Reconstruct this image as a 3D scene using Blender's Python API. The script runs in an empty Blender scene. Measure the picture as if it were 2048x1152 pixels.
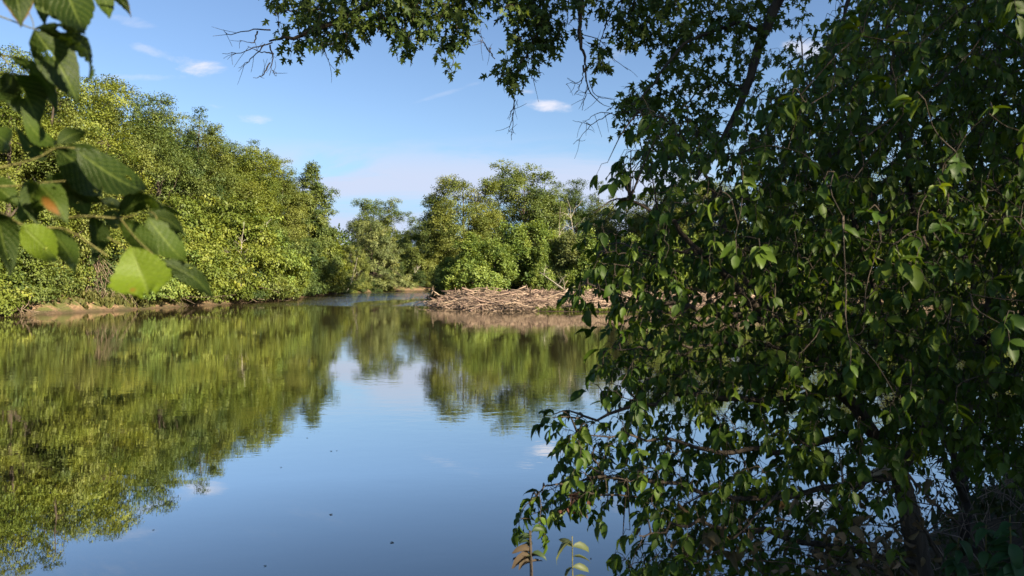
import bpy, math, random
import numpy as np
from mathutils import Vector

R = math.radians
scene = bpy.context.scene
COL = scene.collection

# ------------------------------------------------------------------ camera
F_PX, CX, CY, HORIZON = 1518.0, 1024.0, 576.0, 558.0      # in pixels of the 2048 wide photograph
CAM = np.array([0.0, 0.0, 3.0])
PITCH = math.atan((CY - HORIZON) / F_PX)
FWD = np.array([0, math.cos(PITCH), -math.sin(PITCH)])
UPV = np.array([0, math.sin(PITCH), math.cos(PITCH)])
cam_d = bpy.data.cameras.new('camera')
cam_d.sensor_width = 36.0
cam_d.lens = 36.0 * F_PX / 2048.0
cam_d.clip_start, cam_d.clip_end = 0.05, 4000
cam_d.dof.use_dof = True
cam_d.dof.focus_distance = 45.0
cam_d.dof.aperture_fstop = 6.5
cam = bpy.data.objects.new('camera', cam_d)
cam.location = CAM
cam.rotation_euler = (R(90) - PITCH, 0, 0)
COL.objects.link(cam)
scene.camera = cam

# ------------------------------------------------------------------ light
SUN_EL, SUN_AZ = R(23), R(127)           # azimuth clockwise from +Y (the view direction)
sun_dir = Vector((math.sin(SUN_AZ) * math.cos(SUN_EL), math.cos(SUN_AZ) * math.cos(SUN_EL), math.sin(SUN_EL)))
sd = bpy.data.lights.new('sun', 'SUN')
sd.energy, sd.angle, sd.color = 5.0, R(0.53), (1.0, 0.86, 0.64)
so = bpy.data.objects.new('sun', sd)
so.rotation_euler = sun_dir.to_track_quat('Z', 'Y').to_euler()
so.location = (20, -20, 40)
COL.objects.link(so)

vs = scene.view_settings
vs.view_transform, vs.look, vs.gamma, vs.exposure = 'Standard', 'None', 1.0, 1.75
vs.use_curve_mapping = False
scene.cycles.max_bounces = 8
scene.cycles.transmission_bounces = 4
scene.cycles.diffuse_bounces = 4
scene.cycles.glossy_bounces = 3
scene.cycles.caustics_reflective = False
scene.cycles.caustics_refractive = False
scene.cycles.sample_clamp_indirect = 6


class NT:
    """small helper to write node trees"""
    def __init__(self, tree):
        self.t = tree
        tree.nodes.clear()

    def n(self, typ, **kw):
        nd = self.t.nodes.new(typ)
        for k, v in kw.items():
            setattr(nd, k, v)
        return nd

    def link(self, a, b):
        self.t.links.new(a, b)

    def put(self, sock, v):
        if isinstance(v, bpy.types.NodeSocket):
            self.link(v, sock)
        elif v is not None:
            if isinstance(v, (tuple, list)) and len(v) == 3 and sock.type == 'RGBA':
                v = (*v, 1)
            sock.default_value = v

    def m(self, op, a, b=None, c=None, clamp=False):
        nd = self.n('ShaderNodeMath', operation=op, use_clamp=clamp)
        for i, v in enumerate((a, b, c)):
            if v is not None:
                self.put(nd.inputs[i], v)
        return nd.outputs[0]

    def mix(self, fac, a, b, blend='MIX'):
        nd = self.n('ShaderNodeMix', data_type='RGBA', blend_type=blend)
        self.put(nd.inputs[0], fac)
        self.put(nd.inputs[6], a)
        self.put(nd.inputs[7], b)
        return nd.outputs[2]

    def noise(self, vec, scale, detail=4, rough=0.55, dist=0.0):
        nd = self.n('ShaderNodeTexNoise')
        if vec is not None:
            self.link(vec, nd.inputs['Vector'])
        nd.inputs['Scale'].default_value = scale
        nd.inputs['Detail'].default_value = detail
        nd.inputs['Roughness'].default_value = rough
        nd.inputs['Distortion'].default_value = dist
        return nd.outputs['Fac']

    def mapping(self, vec, scale=(1, 1, 1), loc=(0, 0, 0)):
        nd = self.n('ShaderNodeMapping')
        self.link(vec, nd.inputs['Vector'])
        nd.inputs['Scale'].default_value = scale
        nd.inputs['Location'].default_value = loc
        return nd.outputs[0]

    def ramp(self, fac, a, b):
        nd = self.n('ShaderNodeMapRange', interpolation_type='SMOOTHSTEP')
        self.put(nd.inputs[0], fac)
        nd.inputs[1].default_value, nd.inputs[2].default_value = a, b
        return nd.outputs[0]


world = bpy.data.worlds.new('World')
scene.world = world
world.use_nodes = True
w = NT(world.node_tree)
sky = w.n('ShaderNodeTexSky', sky_type='NISHITA', sun_disc=False)
sky.sun_elevation, sky.sun_rotation = SUN_EL, SUN_AZ
sky.air_density, sky.dust_density, sky.ozone_density = 1.0, 0.3, 3.0
tc = w.n('ShaderNodeTexCoord')
sep = w.n('ShaderNodeSeparateXYZ')
w.link(tc.outputs['Generated'], sep.inputs[0])
dx, dy, dz = sep.outputs
ysafe = w.m('MAXIMUM', dy, 0.05)
cu, cv = w.m('DIVIDE', dx, ysafe), w.m('DIVIDE', dz, ysafe)
cmb = w.n('ShaderNodeCombineXYZ')
w.link(cu, cmb.inputs[0])
w.link(cv, cmb.inputs[1])
CUV = cmb.outputs[0]
n_fine = w.noise(w.mapping(CUV, (9, 26, 1)), 1.0, 7, 0.62, 0.4)
n_bank = w.noise(w.mapping(CUV, (2.8, 15, 1), (3.1, 0.4, 0)), 1.0, 8, 0.62, 0.6)
front = w.ramp(dy, 0.05, 0.3)


def puff(px, py, wx, hy, k, tilt=0.0):
    """an ellipse of cloud round a direction in the sky"""
    u0, v0 = (px - CX) / F_PX, (HORIZON - py) / F_PX
    du = w.m('SUBTRACT', cu, u0)
    dv = w.m('ADD', w.m('SUBTRACT', cv, v0), w.m('MULTIPLY', du, tilt))
    a = w.m('POWER', w.m('DIVIDE', du, wx / F_PX), 2.0)
    b = w.m('POWER', w.m('DIVIDE', dv, hy / F_PX), 2.0)
    g = w.m('SUBTRACT', 1.0, w.m('ADD', a, b))
    g = w.m('ADD', g, w.m('MULTIPLY', w.m('SUBTRACT', n_fine, 0.54), 5.2))
    return w.m('MULTIPLY', w.ramp(g, 0.0, 1.5), k)


cl = None
for args in ((392, 131, 78, 26, .9, .22), (318, 108, 60, 13, .40, .25), (505, 237, 50, 13, .62, .12),
             (1078, 211, 64, 17, .95, .07), (1245, 108, 74, 26, .55, -.2), (285, 155, 110, 9, .30, .0),
             (425, 212, 40, 6, .28, .15), (1385, 182, 60, 14, .45, .0), (1048, 184, 26, 6, .3, .0),
             (890, 188, 70, 6, .16, -.3), (250, 40, 60, 12, .2, .2), (1620, 100, 60, 25, .7, 0)):
    p = puff(*args)
    cl = p if cl is None else w.m('MAXIMUM', cl, p)
# the low bank of thin cloud over the trees
bank = w.m('MULTIPLY', w.ramp(cv, -0.06, 0.05), w.m('SUBTRACT', 1.0, w.ramp(cv, 0.13, 0.20)))
bank = w.m('MULTIPLY', bank, w.ramp(w.m('ABSOLUTE', w.m('ADD', cu, 0.02)), 0.75, 0.18))
bank = w.m('MULTIPLY', bank, w.ramp(n_bank, 0.37, 0.56))
cl_w = w.m('MULTIPLY', cl, front)
cl_b = w.m('MULTIPLY', w.m('MULTIPLY', bank, 0.92), front)
hsv = w.n('ShaderNodeHueSaturation')
hsv.inputs['Saturation'].default_value = 1.03
hsv.inputs['Hue'].default_value = 0.506
hsv.inputs['Value'].default_value = 1.0
w.link(sky.outputs[0], hsv.inputs['Color'])
low = w.m('MULTIPLY', w.m('SUBTRACT', 1.0, w.ramp(cv, 0.03, 0.22)), w.m('MULTIPLY', front, 0.85))
c0 = w.mix(low, hsv.outputs[0], (2.0, 3.55, 5.5))
c1 = w.mix(cl_b, c0, (3.85, 4.3, 5.5))
c2 = w.mix(cl_w, c1, (5.6, 5.5, 6.0))
bg = w.n('ShaderNodeBackground')
bg.inputs['Strength'].default_value = 0.0515
w.link(c2, bg.inputs['Color'])
wo = w.n('ShaderNodeOutputWorld')
w.link(bg.outputs[0], wo.inputs['Surface'])


# ------------------------------------------------------------------ helpers
def Q(u, v, d):
    """the point at depth d behind pixel (u, v) of the photograph"""
    return CAM + d * (FWD + np.array([(u - CX) / F_PX, 0, 0]) + (CY - v) / F_PX * UPV)


def nrm(a):
    return a / np.maximum(np.linalg.norm(a, axis=-1, keepdims=True), 1e-9)


def tag(o, label=None, cat=None, group=None, kind=None):
    if label: o['label'] = label
    if cat: o['category'] = cat
    if group: o['group'] = group
    if kind: o['kind'] = kind
    return o


def empty(name, loc, rz=0.0, sc=1.0):
    o = bpy.data.objects.new(name, None)
    o.location = [float(a) for a in loc]
    o.rotation_euler.z = rz
    o.scale = (sc, sc, sc) if not isinstance(sc, tuple) else sc
    o.empty_display_size = 0.2
    COL.objects.link(o)
    return o


def mesh_obj(name, me, parent=None, color=None):
    o = bpy.data.objects.new(name, me)
    COL.objects.link(o)
    if parent: o.parent = parent
    if color: o.color = (*color, 1)
    return o


class MB:
    """collects vertices and faces of tubes, leaves and grids into ONE mesh"""
    def __init__(self):
        self.v, self.lv, self.lt, self.tint, self.mi, self.nv = [], [], [], [], [], 0
        self.uv = []

    def add(self, verts, faces, tint=0.5, mi=0, uv=None):
        verts = np.asarray(verts, np.float32).reshape(-1, 3)
        faces = np.asarray(faces, np.int32)
        self.v.append(verts)
        self.lv.append((faces + self.nv).ravel())
        nf = len(faces)
        self.lt.append(np.full(nf, faces.shape[1], np.int32))
        t = np.full(nf, tint, np.float32) if np.isscalar(tint) else np.asarray(tint, np.float32)
        self.tint.append(t)
        self.mi.append(np.full(nf, mi, np.int32))
        self.uv.append(np.zeros((len(verts), 2), np.float32) if uv is None else np.asarray(uv, np.float32))
        self.nv += len(verts)

    def tube(self, pts, rad, sides=6, tint=0.5, mi=0):
        pts = np.asarray(pts, float)
        n = len(pts)
        rad = np.broadcast_to(np.asarray(rad, float), (n,))
        tg = nrm(np.gradient(pts, axis=0))
        ref = np.array([0.31, 0.21, 0.93]) if abs(tg[0][2]) < 0.9 else np.array([1.0, 0.1, 0.05])
        s = nrm(np.cross(tg, ref))
        b = np.cross(tg, s)
        ang = np.linspace(0, 2 * math.pi, sides, endpoint=False)
        ring = s[:, None] * np.cos(ang)[None, :, None] + b[:, None] * np.sin(ang)[None, :, None]
        V = (pts[:, None] + ring * rad[:, None, None]).reshape(-1, 3)
        i, j = np.meshgrid(np.arange(n - 1), np.arange(sides), indexing='ij')
        i, j = i.ravel(), j.ravel()
        jn = (j + 1) % sides
        self.add(V, np.stack([i * sides + j, i * sides + jn, (i + 1) * sides + jn, (i + 1) * sides + j], 1), tint, mi)
        base = self.nv - len(V)
        if sides >= 5:
            for ring0, flip in ((0, True), ((n - 1) * sides, False)):
                c = pts[0] if flip else pts[-1]
                idx = np.arange(sides)
                a, bq = idx, (idx + 1) % sides
                self.v.append(np.asarray([c], np.float32))
                self.uv.append(np.zeros((1, 2), np.float32))
                ci = self.nv
                self.nv += 1
                tri = np.stack([base + ring0 + a, base + ring0 + bq, np.full(sides, ci)], 1)
                if flip: tri = tri[:, ::-1]
                self.lv.append(tri.astype(np.int32).ravel())
                self.lt.append(np.full(sides, 3, np.int32))
                self.tint.append(np.full(sides, tint, np.float32))
                self.mi.append(np.full(sides, mi, np.int32))

    def stamp(self, tmpl, P, D, N, L, tint, mi=0):
        """copies of one leaf template: base P, direction D, face normal N, length L"""
        T, groups = tmpl
        P, D, N = np.asarray(P, float), nrm(np.asarray(D, float)), np.asarray(N, float)
        S = nrm(np.cross(N, D))
        N = np.cross(D, S)
        L = np.broadcast_to(np.asarray(L, float), (len(P),))
        V = P[:, None] + (T[None, :, 0:1] * D[:, None] + T[None, :, 1:2] * S[:, None] + T[None, :, 2:3] * N[:, None]) * L[:, None, None]
        k = len(T)
        first = True
        off = (np.arange(len(P)) * k)[:, None, None]
        for f in groups:
            F = (np.asarray(f)[None] + off).reshape(-1, len(f[0]))
            tt = np.repeat(np.broadcast_to(tint, (len(P),)), len(f))
            if first:
                self.add(V.reshape(-1, 3), F, tt, mi)
                base = self.nv - len(P) * k
                first = False
            else:
                self.lv.append((F + base).astype(np.int32).ravel())
                self.lt.append(np.full(len(F), F.shape[1], np.int32))
                self.tint.append(tt.astype(np.float32))
                self.mi.append(np.full(len(F), mi, np.int32))

    def mesh(self, name, mats, smooth=False, uv=False):
        v = np.concatenate(self.v)
        lv, lt = np.concatenate(self.lv), np.concatenate(self.lt)
        me = bpy.data.meshes.new(name)
        me.vertices.add(len(v))
        me.vertices.foreach_set('co', v.ravel())
        me.loops.add(len(lv))
        me.loops.foreach_set('vertex_index', lv)
        me.polygons.add(len(lt))
        me.polygons.foreach_set('loop_start', np.concatenate([[0], np.cumsum(lt)[:-1]]).astype(np.int32))
        me.polygons.foreach_set('loop_total', lt)
        if smooth:
            me.polygons.foreach_set('use_smooth', np.ones(len(lt), bool))
        for m_ in (mats if isinstance(mats, (list, tuple)) else [mats]):
            me.materials.append(m_)
        me.polygons.foreach_set('material_index', np.concatenate(self.mi))
        a = me.attributes.new('tint', 'FLOAT', 'FACE')
        a.data.foreach_set('value', np.concatenate(self.tint))
        if uv:
            l = me.uv_layers.new(name='uv')
            l.data.foreach_set('uv', np.concatenate(self.uv)[lv].ravel())
        me.update(calc_edges=True)
        me.validate()
        return me


def spline(pts, n, rng=None, wob=0.0):
    """smooth path through control points, with a little wander"""
    pts = np.asarray(pts, float)
    k = len(pts)
    if k == 2:
        pts = np.stack([pts[0], (pts[0] + pts[1]) / 2, pts[1]])
        k = 3
    P = np.vstack([2 * pts[0] - pts[1], pts, 2 * pts[-1] - pts[-2]])
    t = np.linspace(0, k - 1 - 1e-6, n)
    i = t.astype(int)
    f = (t - i)[:, None]
    a, b, c, d = P[i], P[i + 1], P[i + 2], P[i + 3]
    out = 0.5 * (2 * b + (c - a) * f + (2 * a - 5 * b + 4 * c - d) * f ** 2 + (3 * b - a - 3 * c + d) * f ** 3)
    if rng is not None and wob > 0:
        wv = rng.normal(0, wob, out.shape)
        wv[0] = 0
        out = out + wv
    return out


# leaf templates: rows along the leaf; (vertices, [tris, quads])
def kite(w_=0.5, fold=0.10, bend=-0.12):
    T = np.array([[0, 0, 0], [.45, w_ / 2, fold], [1, 0, bend], [.45, -w_ / 2, fold]], float)
    return T, [[(0, 1, 2, 3)]]


def leaflet(hw=0.25, fold=0.12, droop=0.35, twist=0.0):
    ts = [.16, .40, .66, .86]
    ws = [.62, 1.0, .78, .36]
    T = [[0, 0, 0]]
    for t, q in zip(ts, ws):
        z = -droop * t * t
        for s in (-1, 0, 1):
            T.append([t * (1 - .12 * droop), s * hw * q, z + abs(s) * fold * q + s * twist * t])
    T.append([1.0 - .25 * droop, 0, -droop * 1.15])
    tris = [(0, 2, 1), (0, 3, 2), (10, 11, 13), (11, 12, 13)]
    quads = []
    for r in range(3):
        a = 1 + 3 * r
        quads += [(a, a + 1, a + 4, a + 3), (a + 1, a + 2, a + 5, a + 4)]
    return np.array(T, float), [tris, quads]


def maple_leaf(droop=0.3, cup=0.1):
    half = [(0, 0), (-.03, .33), (.2, .17), (.30, .30), (.55, .52), (.50, .28), (.43, .13), (.62, .14), (.70, .22), (.76, .09), (1, 0)]
    pts = [(a, b) for a, b in half] + [(a, -b) for a, b in reversed(half[1:-1])]
    T = [[.33, 0, 0]] + [[a, b, -droop * max(a, 0) ** 2 + cup * abs(b)] for a, b in pts]
    n = len(pts)
    return np.array(T, float), [[(0, 1 + i, 1 + (i + 1) % n) for i in range(n)]]


LEAFLETS = [leaflet(.26, .10, .15), leaflet(.23, .14, .36, .1), leaflet(.28, .08, .26, -.12), leaflet(.20, .2, .48, .05)]
MAPLES = [maple_leaf(.15, .1), maple_leaf(.4, .2), maple_leaf(.3, -.1), maple_leaf(.55, .3)]


# ------------------------------------------------------------------ materials
def material(name):
    m_ = bpy.data.materials.new(name)
    m_.use_nodes = True
    return m_, NT(m_.node_tree)


def leaf_material(name, trans=0.32, rough=0.5, spec=0.35, vary=1.0, warm=(1.35, 1.2, .35), veins=False):
    m_, t = material(name)
    oi = t.n('ShaderNodeObjectInfo')
    at = t.n('ShaderNodeAttribute', attribute_name='tint')
    h = t.n('ShaderNodeHueSaturation')
    tv = at.outputs['Fac']
    t.link(t.m('MULTIPLY_ADD', tv, -0.055 * vary, 0.5 + 0.0275 * vary), h.inputs['Hue'])
    t.link(t.m('MULTIPLY_ADD', tv, 0.9 * vary, 1 - 0.42 * vary), h.inputs['Value'])
    h.inputs['Saturation'].default_value = 1.0
    t.link(oi.outputs['Color'], h.inputs['Color'])
    col = h.outputs[0]
    nrm_ = None
    if veins:
        uv = t.n('ShaderNodeUVMap', uv_map='uv')
        s = t.n('ShaderNodeSeparateXYZ')
        t.link(uv.outputs[0], s.inputs[0])
        u_, v_ = s.outputs[0], s.outputs[1]
        av = t.m('ABSOLUTE', v_)
        mid = t.m('SUBTRACT', 1.0, t.ramp(av, 0.012, 0.05))
        ph = t.m('MULTIPLY', t.m('SUBTRACT', u_, t.m('MULTIPLY', av, 0.62)), 9.0)
        fr = t.m('ABSOLUTE', t.m('SUBTRACT', t.m('FRACT', ph), 0.5))
        lat = t.m('MULTIPLY', t.m('SUBTRACT', 1.0, t.ramp(fr, 0.02, 0.11)), 0.75)
        vein = t.m('MAXIMUM', mid, lat)
        small = t.noise(uv.outputs[0], 26, 3, .6)
        col = t.mix(t.m('MULTIPLY', vein, 0.55), col, (.17, .22, .045))
        col = t.mix(t.m('MULTIPLY', t.ramp(small, .45, .7), .35), col, (.035, .06, .01))
        b = t.n('ShaderNodeBump')
        b.inputs['Strength'].default_value = .5
        b.inputs['Distance'].default_value = .0015
        t.link(t.m('SUBTRACT', small, vein), b.inputs['Height'])
        nrm_ = b.outputs[0]
        # scorched blotches carried as face colour
        sc = t.n('ShaderNodeAttribute', attribute_name='scorch')
        col = t.mix(sc.outputs['Fac'], col, (.22, .10, .02))
    p = t.n('ShaderNodeBsdfPrincipled')
    p.inputs['Roughness'].default_value = rough
    p.inputs['Specular IOR Level'].default_value = spec
    t.link(col, p.inputs['Base Color'])
    tr = t.n('ShaderNodeBsdfTranslucent')
    t.link(t.mix(1.0, col, warm, 'MULTIPLY'), tr.inputs['Color'])
    if nrm_:
        t.link(nrm_, p.inputs['Normal'])
    mx = t.n('ShaderNodeMixShader')
    mx.inputs[0].default_value = trans
    t.link(p.outputs[0], mx.inputs[1])
    t.link(tr.outputs[0], mx.inputs[2])
    o = t.n('ShaderNodeOutputMaterial')
    t.link(mx.outputs[0], o.inputs['Surface'])
    return m_


def wood_material(name, dark, light, scale=6.0, rough=.85, obj_var=0.0, stretch=(1, 1, .2)):
    m_, t = material(name)
    tcn = t.n('ShaderNodeTexCoord')
    nz = t.noise(t.mapping(tcn.outputs['Object'], stretch), scale, 6, .65, .3)
    col = t.mix(t.ramp(nz, .3, .7), dark, light)
    if obj_var:
        oi = t.n('ShaderNodeObjectInfo')
        h = t.n('ShaderNodeHueSaturation')
        t.link(t.m('MULTIPLY_ADD', oi.outputs['Random'], obj_var, 1 - obj_var * .6), h.inputs['Value'])
        t.link(t.m('MULTIPLY_ADD', oi.outputs['Random'], .04, .48), h.inputs['Hue'])
        t.link(col, h.inputs['Color'])
        col = h.outputs[0]
    p = t.n('ShaderNodeBsdfPrincipled')
    p.inputs['Roughness'].default_value = rough
    p.inputs['Specular IOR Level'].default_value = .2
    t.link(col, p.inputs['Base Color'])
    b = t.n('ShaderNodeBump')
    b.inputs['Strength'].default_value = 1.0
    b.inputs['Distance'].default_value = .03
    t.link(nz, b.inputs['Height'])
    t.link(b.outputs[0], p.inputs['Normal'])
    o = t.n('ShaderNodeOutputMaterial')
    t.link(p.outputs[0], o.inputs['Surface'])
    return m_


M_LEAF = leaf_material('tree_leaves', .34, .55, .3)
M_SHRUB = leaf_material('box_elder_leaves', .40, .5, .25, .9)
M_MAPLE = leaf_material('maple_leaves', .38, .55, .2, 1.0)
M_CLOSE = leaf_material('close_leaves', .42, .5, .3, .5, (1.5, 1.45, .30), veins=True)
M_DRY = leaf_material('dry_leaves', .22, .7, .15, .7, (1.2, 1.0, .6))
M_GRASS = leaf_material('grass_blades', .25, .7, .15, .9)
M_BARK = wood_material('bark', (.028, .023, .018), (.085, .066, .048), 14)
M_PALE = wood_material('pale_bark', (.22, .19, .15), (.48, .44, .36), 5)
M_DRIFT = wood_material('driftwood', (.075, .052, .040), (.42, .30, .228), 3.0, .8, .9, (.25, 1, 1))
M_ROOT = wood_material('root_wood', (.085, .062, .042), (.27, .205, .145), 6)
M_STEM = wood_material('green_stem', (.09, .08, .02), (.16, .15, .05), 30)

# ------------------------------------------------------------------ terrain
LAND_FAR = np.array([(-75, -300), (-47, 40), (-41.5, 61), (-37.5, 71), (-35.8, 80), (-34, 92), (-32.5, 106), (-34.5, 120), (-35, 138), (-36, 157),
                     (-30, 186), (-18, 193), (20, 186), (90, 172), (300, 160), (1500, 160), (1500, 1500), (-1500, 1500), (-1500, -300)], float)
LAND_BAR = np.array([(-9.3, 87), (-8.2, 80), (-4, 73.2), (1, 71), (8, 69), (20, 66), (45, 62), (90, 60), (220, 62), (220, 140), (60, 148),
                     (10, 156), (-6, 148), (-10, 120), (-9.6, 97)], float)
LAND_NEAR = np.array([(-300, -60), (-20, -6), (-6, 1.8), (0, 4.6), (2.5, 6.6), (5, 8.6), (9, 12.5), (16, 17), (30, 22), (80, 27), (400, 20),
                      (400, -300), (-300, -300)], float)


def sdist(poly, x, y):
    """signed distance to a polygon, positive inside"""
    x, y = np.asarray(x, float), np.asarray(y, float)
    d = np.full(x.shape, 1e9)
    inside = np.zeros(x.shape, bool)
    n = len(poly)
    for i in range(n):
        ax, ay = poly[i]
        bx, by = poly[(i + 1) % n]
        ex, ey = bx - ax, by - ay
        t = np.clip(((x - ax) * ex + (y - ay) * ey) / (ex * ex + ey * ey), 0, 1)
        d = np.minimum(d, (x - ax - t * ex) ** 2 + (y - ay - t * ey) ** 2)
        c = ((ay > y) != (by > y)) & (x < ex * (y - ay) / (ey if ey else 1e-9) + ax)
        inside ^= c
    d = np.sqrt(d)
    return np.where(inside, d, -d)


def mound(x, y):
    """the heap under the log jam"""
    bx = 1 / (1 + np.exp(-(x + 7.2) / .45)) * (1 - .25 / (1 + np.exp(-(x - 6) / 2.0))) / (1 + np.exp((x - 26) / 3.0))
    y0 = 74.5 - .1 * x + np.clip(-3 - x, 0, 9) * 1.5
    by = np.exp(-((y - (y0 + 4.2)) / 4.0) ** 2)
    return .85 * bx * by


def ground_z(x, y):
    x, y = np.asarray(x, float), np.asarray(y, float)
    wob = .5 * np.sin(x * .9 + 1.3 * np.sin(y * .37)) + .5 * np.sin(y * .8 + 1.1 * np.sin(x * .51)) + .3 * np.sin(2.1 * x + 1.7 * y)
    a = sdist(LAND_FAR, x, y) + .45 * wob
    b = sdist(LAND_BAR, x, y) + .25 * wob
    c = sdist(LAND_NEAR, x, y) + .18 * wob

    def up(s, h, k): return np.where(s > 0, h * (1 - np.exp(-np.maximum(s, 0) / k)), np.maximum(s * .22, -1.6))
    za = up(a, 1.9, 2.6) + np.clip(a - 4, 0, 400) * .010
    zb = up(b, .55, 3.0)
    zc = up(c, 1.45, 2.1) + np.where((x > 2) & (c > 0), .12 * np.clip(x - 2, 0, 3), 0)
    return np.maximum(np.maximum(za, zb), zc) + mound(x, y) + .05 * wob


def axis(parts):
    out = []
    for a, b, s in parts:
        out.append(np.arange(a, b, s))
    return np.unique(np.round(np.concatenate(out), 4))


gx = axis([(-1500, -120, 60), (-120, -52, 4), (-52, -26, .55), (-26, -12, 2), (-12, 26, .35), (26, 60, 2), (60, 140, 8), (140, 1501, 60)])
gy = axis([(-300, -30, 15), (-30, -4, 2), (-4, 18, .35), (18, 56, 2), (56, 96, .5), (96, 200, 1.5), (200, 300, 10), (300, 1501, 80)])
GX, GY = np.meshgrid(gx, gy, indexing='xy')
GZ = ground_z(GX, GY)
g = MB()
ny, nx = GX.shape
ii, jj = np.meshgrid(np.arange(ny - 1), np.arange(nx - 1), indexing='ij')
ii, jj = ii.ravel(), jj.ravel()
g.add(np.stack([GX, GY, GZ], -1).reshape(-1, 3), np.stack([ii * nx + jj, ii * nx + jj + 1, (ii + 1) * nx + jj + 1, (ii + 1) * nx + jj], 1))
m_, t = material('river_bank_soil')
geo = t.n('ShaderNodeNewGeometry')
n1 = t.noise(geo.outputs['Position'], .55, 6, .6)
n2 = t.noise(geo.outputs['Position'], 5.0, 6, .65)
sp = t.n('ShaderNodeSeparateXYZ')
t.link(geo.outputs['Position'], sp.inputs[0])
col = t.mix(t.ramp(n2, .35, .65), (.13, .085, .05), (.31, .205, .12))
col = t.mix(t.ramp(n1, .48, .62), col, (.10, .105, .035))
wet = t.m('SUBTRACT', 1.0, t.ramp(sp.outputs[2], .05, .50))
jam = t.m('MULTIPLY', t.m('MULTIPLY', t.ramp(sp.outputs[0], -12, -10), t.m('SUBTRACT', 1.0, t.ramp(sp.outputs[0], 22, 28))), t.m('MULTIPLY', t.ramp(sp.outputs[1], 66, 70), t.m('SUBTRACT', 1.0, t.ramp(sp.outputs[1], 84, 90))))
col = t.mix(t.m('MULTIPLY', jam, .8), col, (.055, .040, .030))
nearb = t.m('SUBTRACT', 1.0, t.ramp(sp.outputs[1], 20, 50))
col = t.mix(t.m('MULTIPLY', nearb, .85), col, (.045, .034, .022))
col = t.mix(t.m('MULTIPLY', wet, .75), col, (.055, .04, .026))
p = t.n('ShaderNodeBsdfPrincipled')
p.inputs['Roughness'].default_value = .95
p.inputs['Specular IOR Level'].default_value = .15
t.link(col, p.inputs['Base Color'])
b = t.n('ShaderNodeBump')
b.inputs['Distance'].default_value = .15
t.link(n2, b.inputs['Height'])
t.link(b.outputs[0], p.inputs['Normal'])
o = t.n('ShaderNodeOutputMaterial')
t.link(p.outputs[0], o.inputs['Surface'])
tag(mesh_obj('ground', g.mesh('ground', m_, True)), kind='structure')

# ------------------------------------------------------------------ water
m_, t = material('river_water')
geo = t.n('ShaderNodeNewGeometry')
pos = geo.outputs['Position']
sp = t.n('ShaderNodeSeparateXYZ')
t.link(pos, sp.inputs[0])
wx, wy = sp.outputs[0], sp.outputs[1]
patch = t.ramp(t.noise(t.mapping(pos, (.05, .11, 1)), 1.0, 3, .5), .38, .66)
mid = t.m('MULTIPLY', t.ramp(wy, 9, 22), 1.0)
amp = t.m('MULTIPLY', t.m('ADD', t.m('MULTIPLY', patch, .75), .30), t.m('ADD', .16, t.m('MULTIPLY', mid, .84)))
# the fast shallow water past the log jam
rif = t.m('MULTIPLY', t.ramp(wy, 80, 98), t.m('SUBTRACT', 1.0, t.ramp(wy, 176, 190)))
rn = t.noise(t.mapping(pos, (.10, .035, 1), (4, 0, 0)), 1.0, 4, .6)
rif = t.m('MULTIPLY', rif, t.ramp(rn, .36, .52))
r1 = t.noise(t.mapping(pos, (1.0, 1.7, 1)), 1.5, 2, .5, .3)
r2 = t.noise(t.mapping(pos, (1.0, 2.0, 1)), 4.2, 2, .5, .2)
r3 = t.noise(t.mapping(pos, (1, 1.3, 1)), .35, 2, .5)
h1 = t.m('ADD', t.m('MULTIPLY', r1, .0042), t.m('MULTIPLY', r2, .0014))
h1 = t.m('ADD', t.m('MULTIPLY', h1, amp), t.m('MULTIPLY', r3, .0018))
h2 = t.m('MULTIPLY', t.m('MULTIPLY', t.noise(t.mapping(pos, (1, 1.6, 1)), 1.6, 3, .6, .6), rif), .26)
b = t.n('ShaderNodeBump')
b.inputs['Strength'].default_value = 1.0
b.inputs['Distance'].default_value = 1.0
t.link(t.m('ADD', h1, h2), b.inputs['Height'])
fr = t.n('ShaderNodeFresnel')
fr.inputs['IOR'].default_value = 1.333
t.link(b.outputs[0], fr.inputs['Normal'])
murk = t.mix(t.noise(t.mapping(pos, (.2, .5, 1)), 1.0, 4, .5), (.036, .030, .014), (.054, .044, .022))
df = t.n('ShaderNodeBsdfDiffuse')
t.link(murk, df.inputs['Color'])
gl = t.n('ShaderNodeBsdfGlossy')
gl.inputs['Roughness'].default_value = .015
gl.inputs['Color'].default_value = (.95, .95, .92, 1)
t.link(b.outputs[0], gl.inputs['Normal'])
mx = t.n('ShaderNodeMixShader')
t.link(t.m('MINIMUM', t.m('MULTIPLY', fr.outputs[0], 3.5), .80), mx.inputs[0])
t.link(df.outputs[0], mx.inputs[1])
t.link(gl.outputs[0], mx.inputs[2])
o = t.n('ShaderNodeOutputMaterial')
t.link(mx.outputs[0], o.inputs['Surface'])
wm = MB()
wm.add([(-1500, -300, 0), (1500, -300, 0), (1500, 1500, 0), (-1500, 1500, 0)], [(0, 1, 2, 3)])
tag(mesh_obj('water', wm.mesh('water', m_)), kind='structure')


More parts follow.
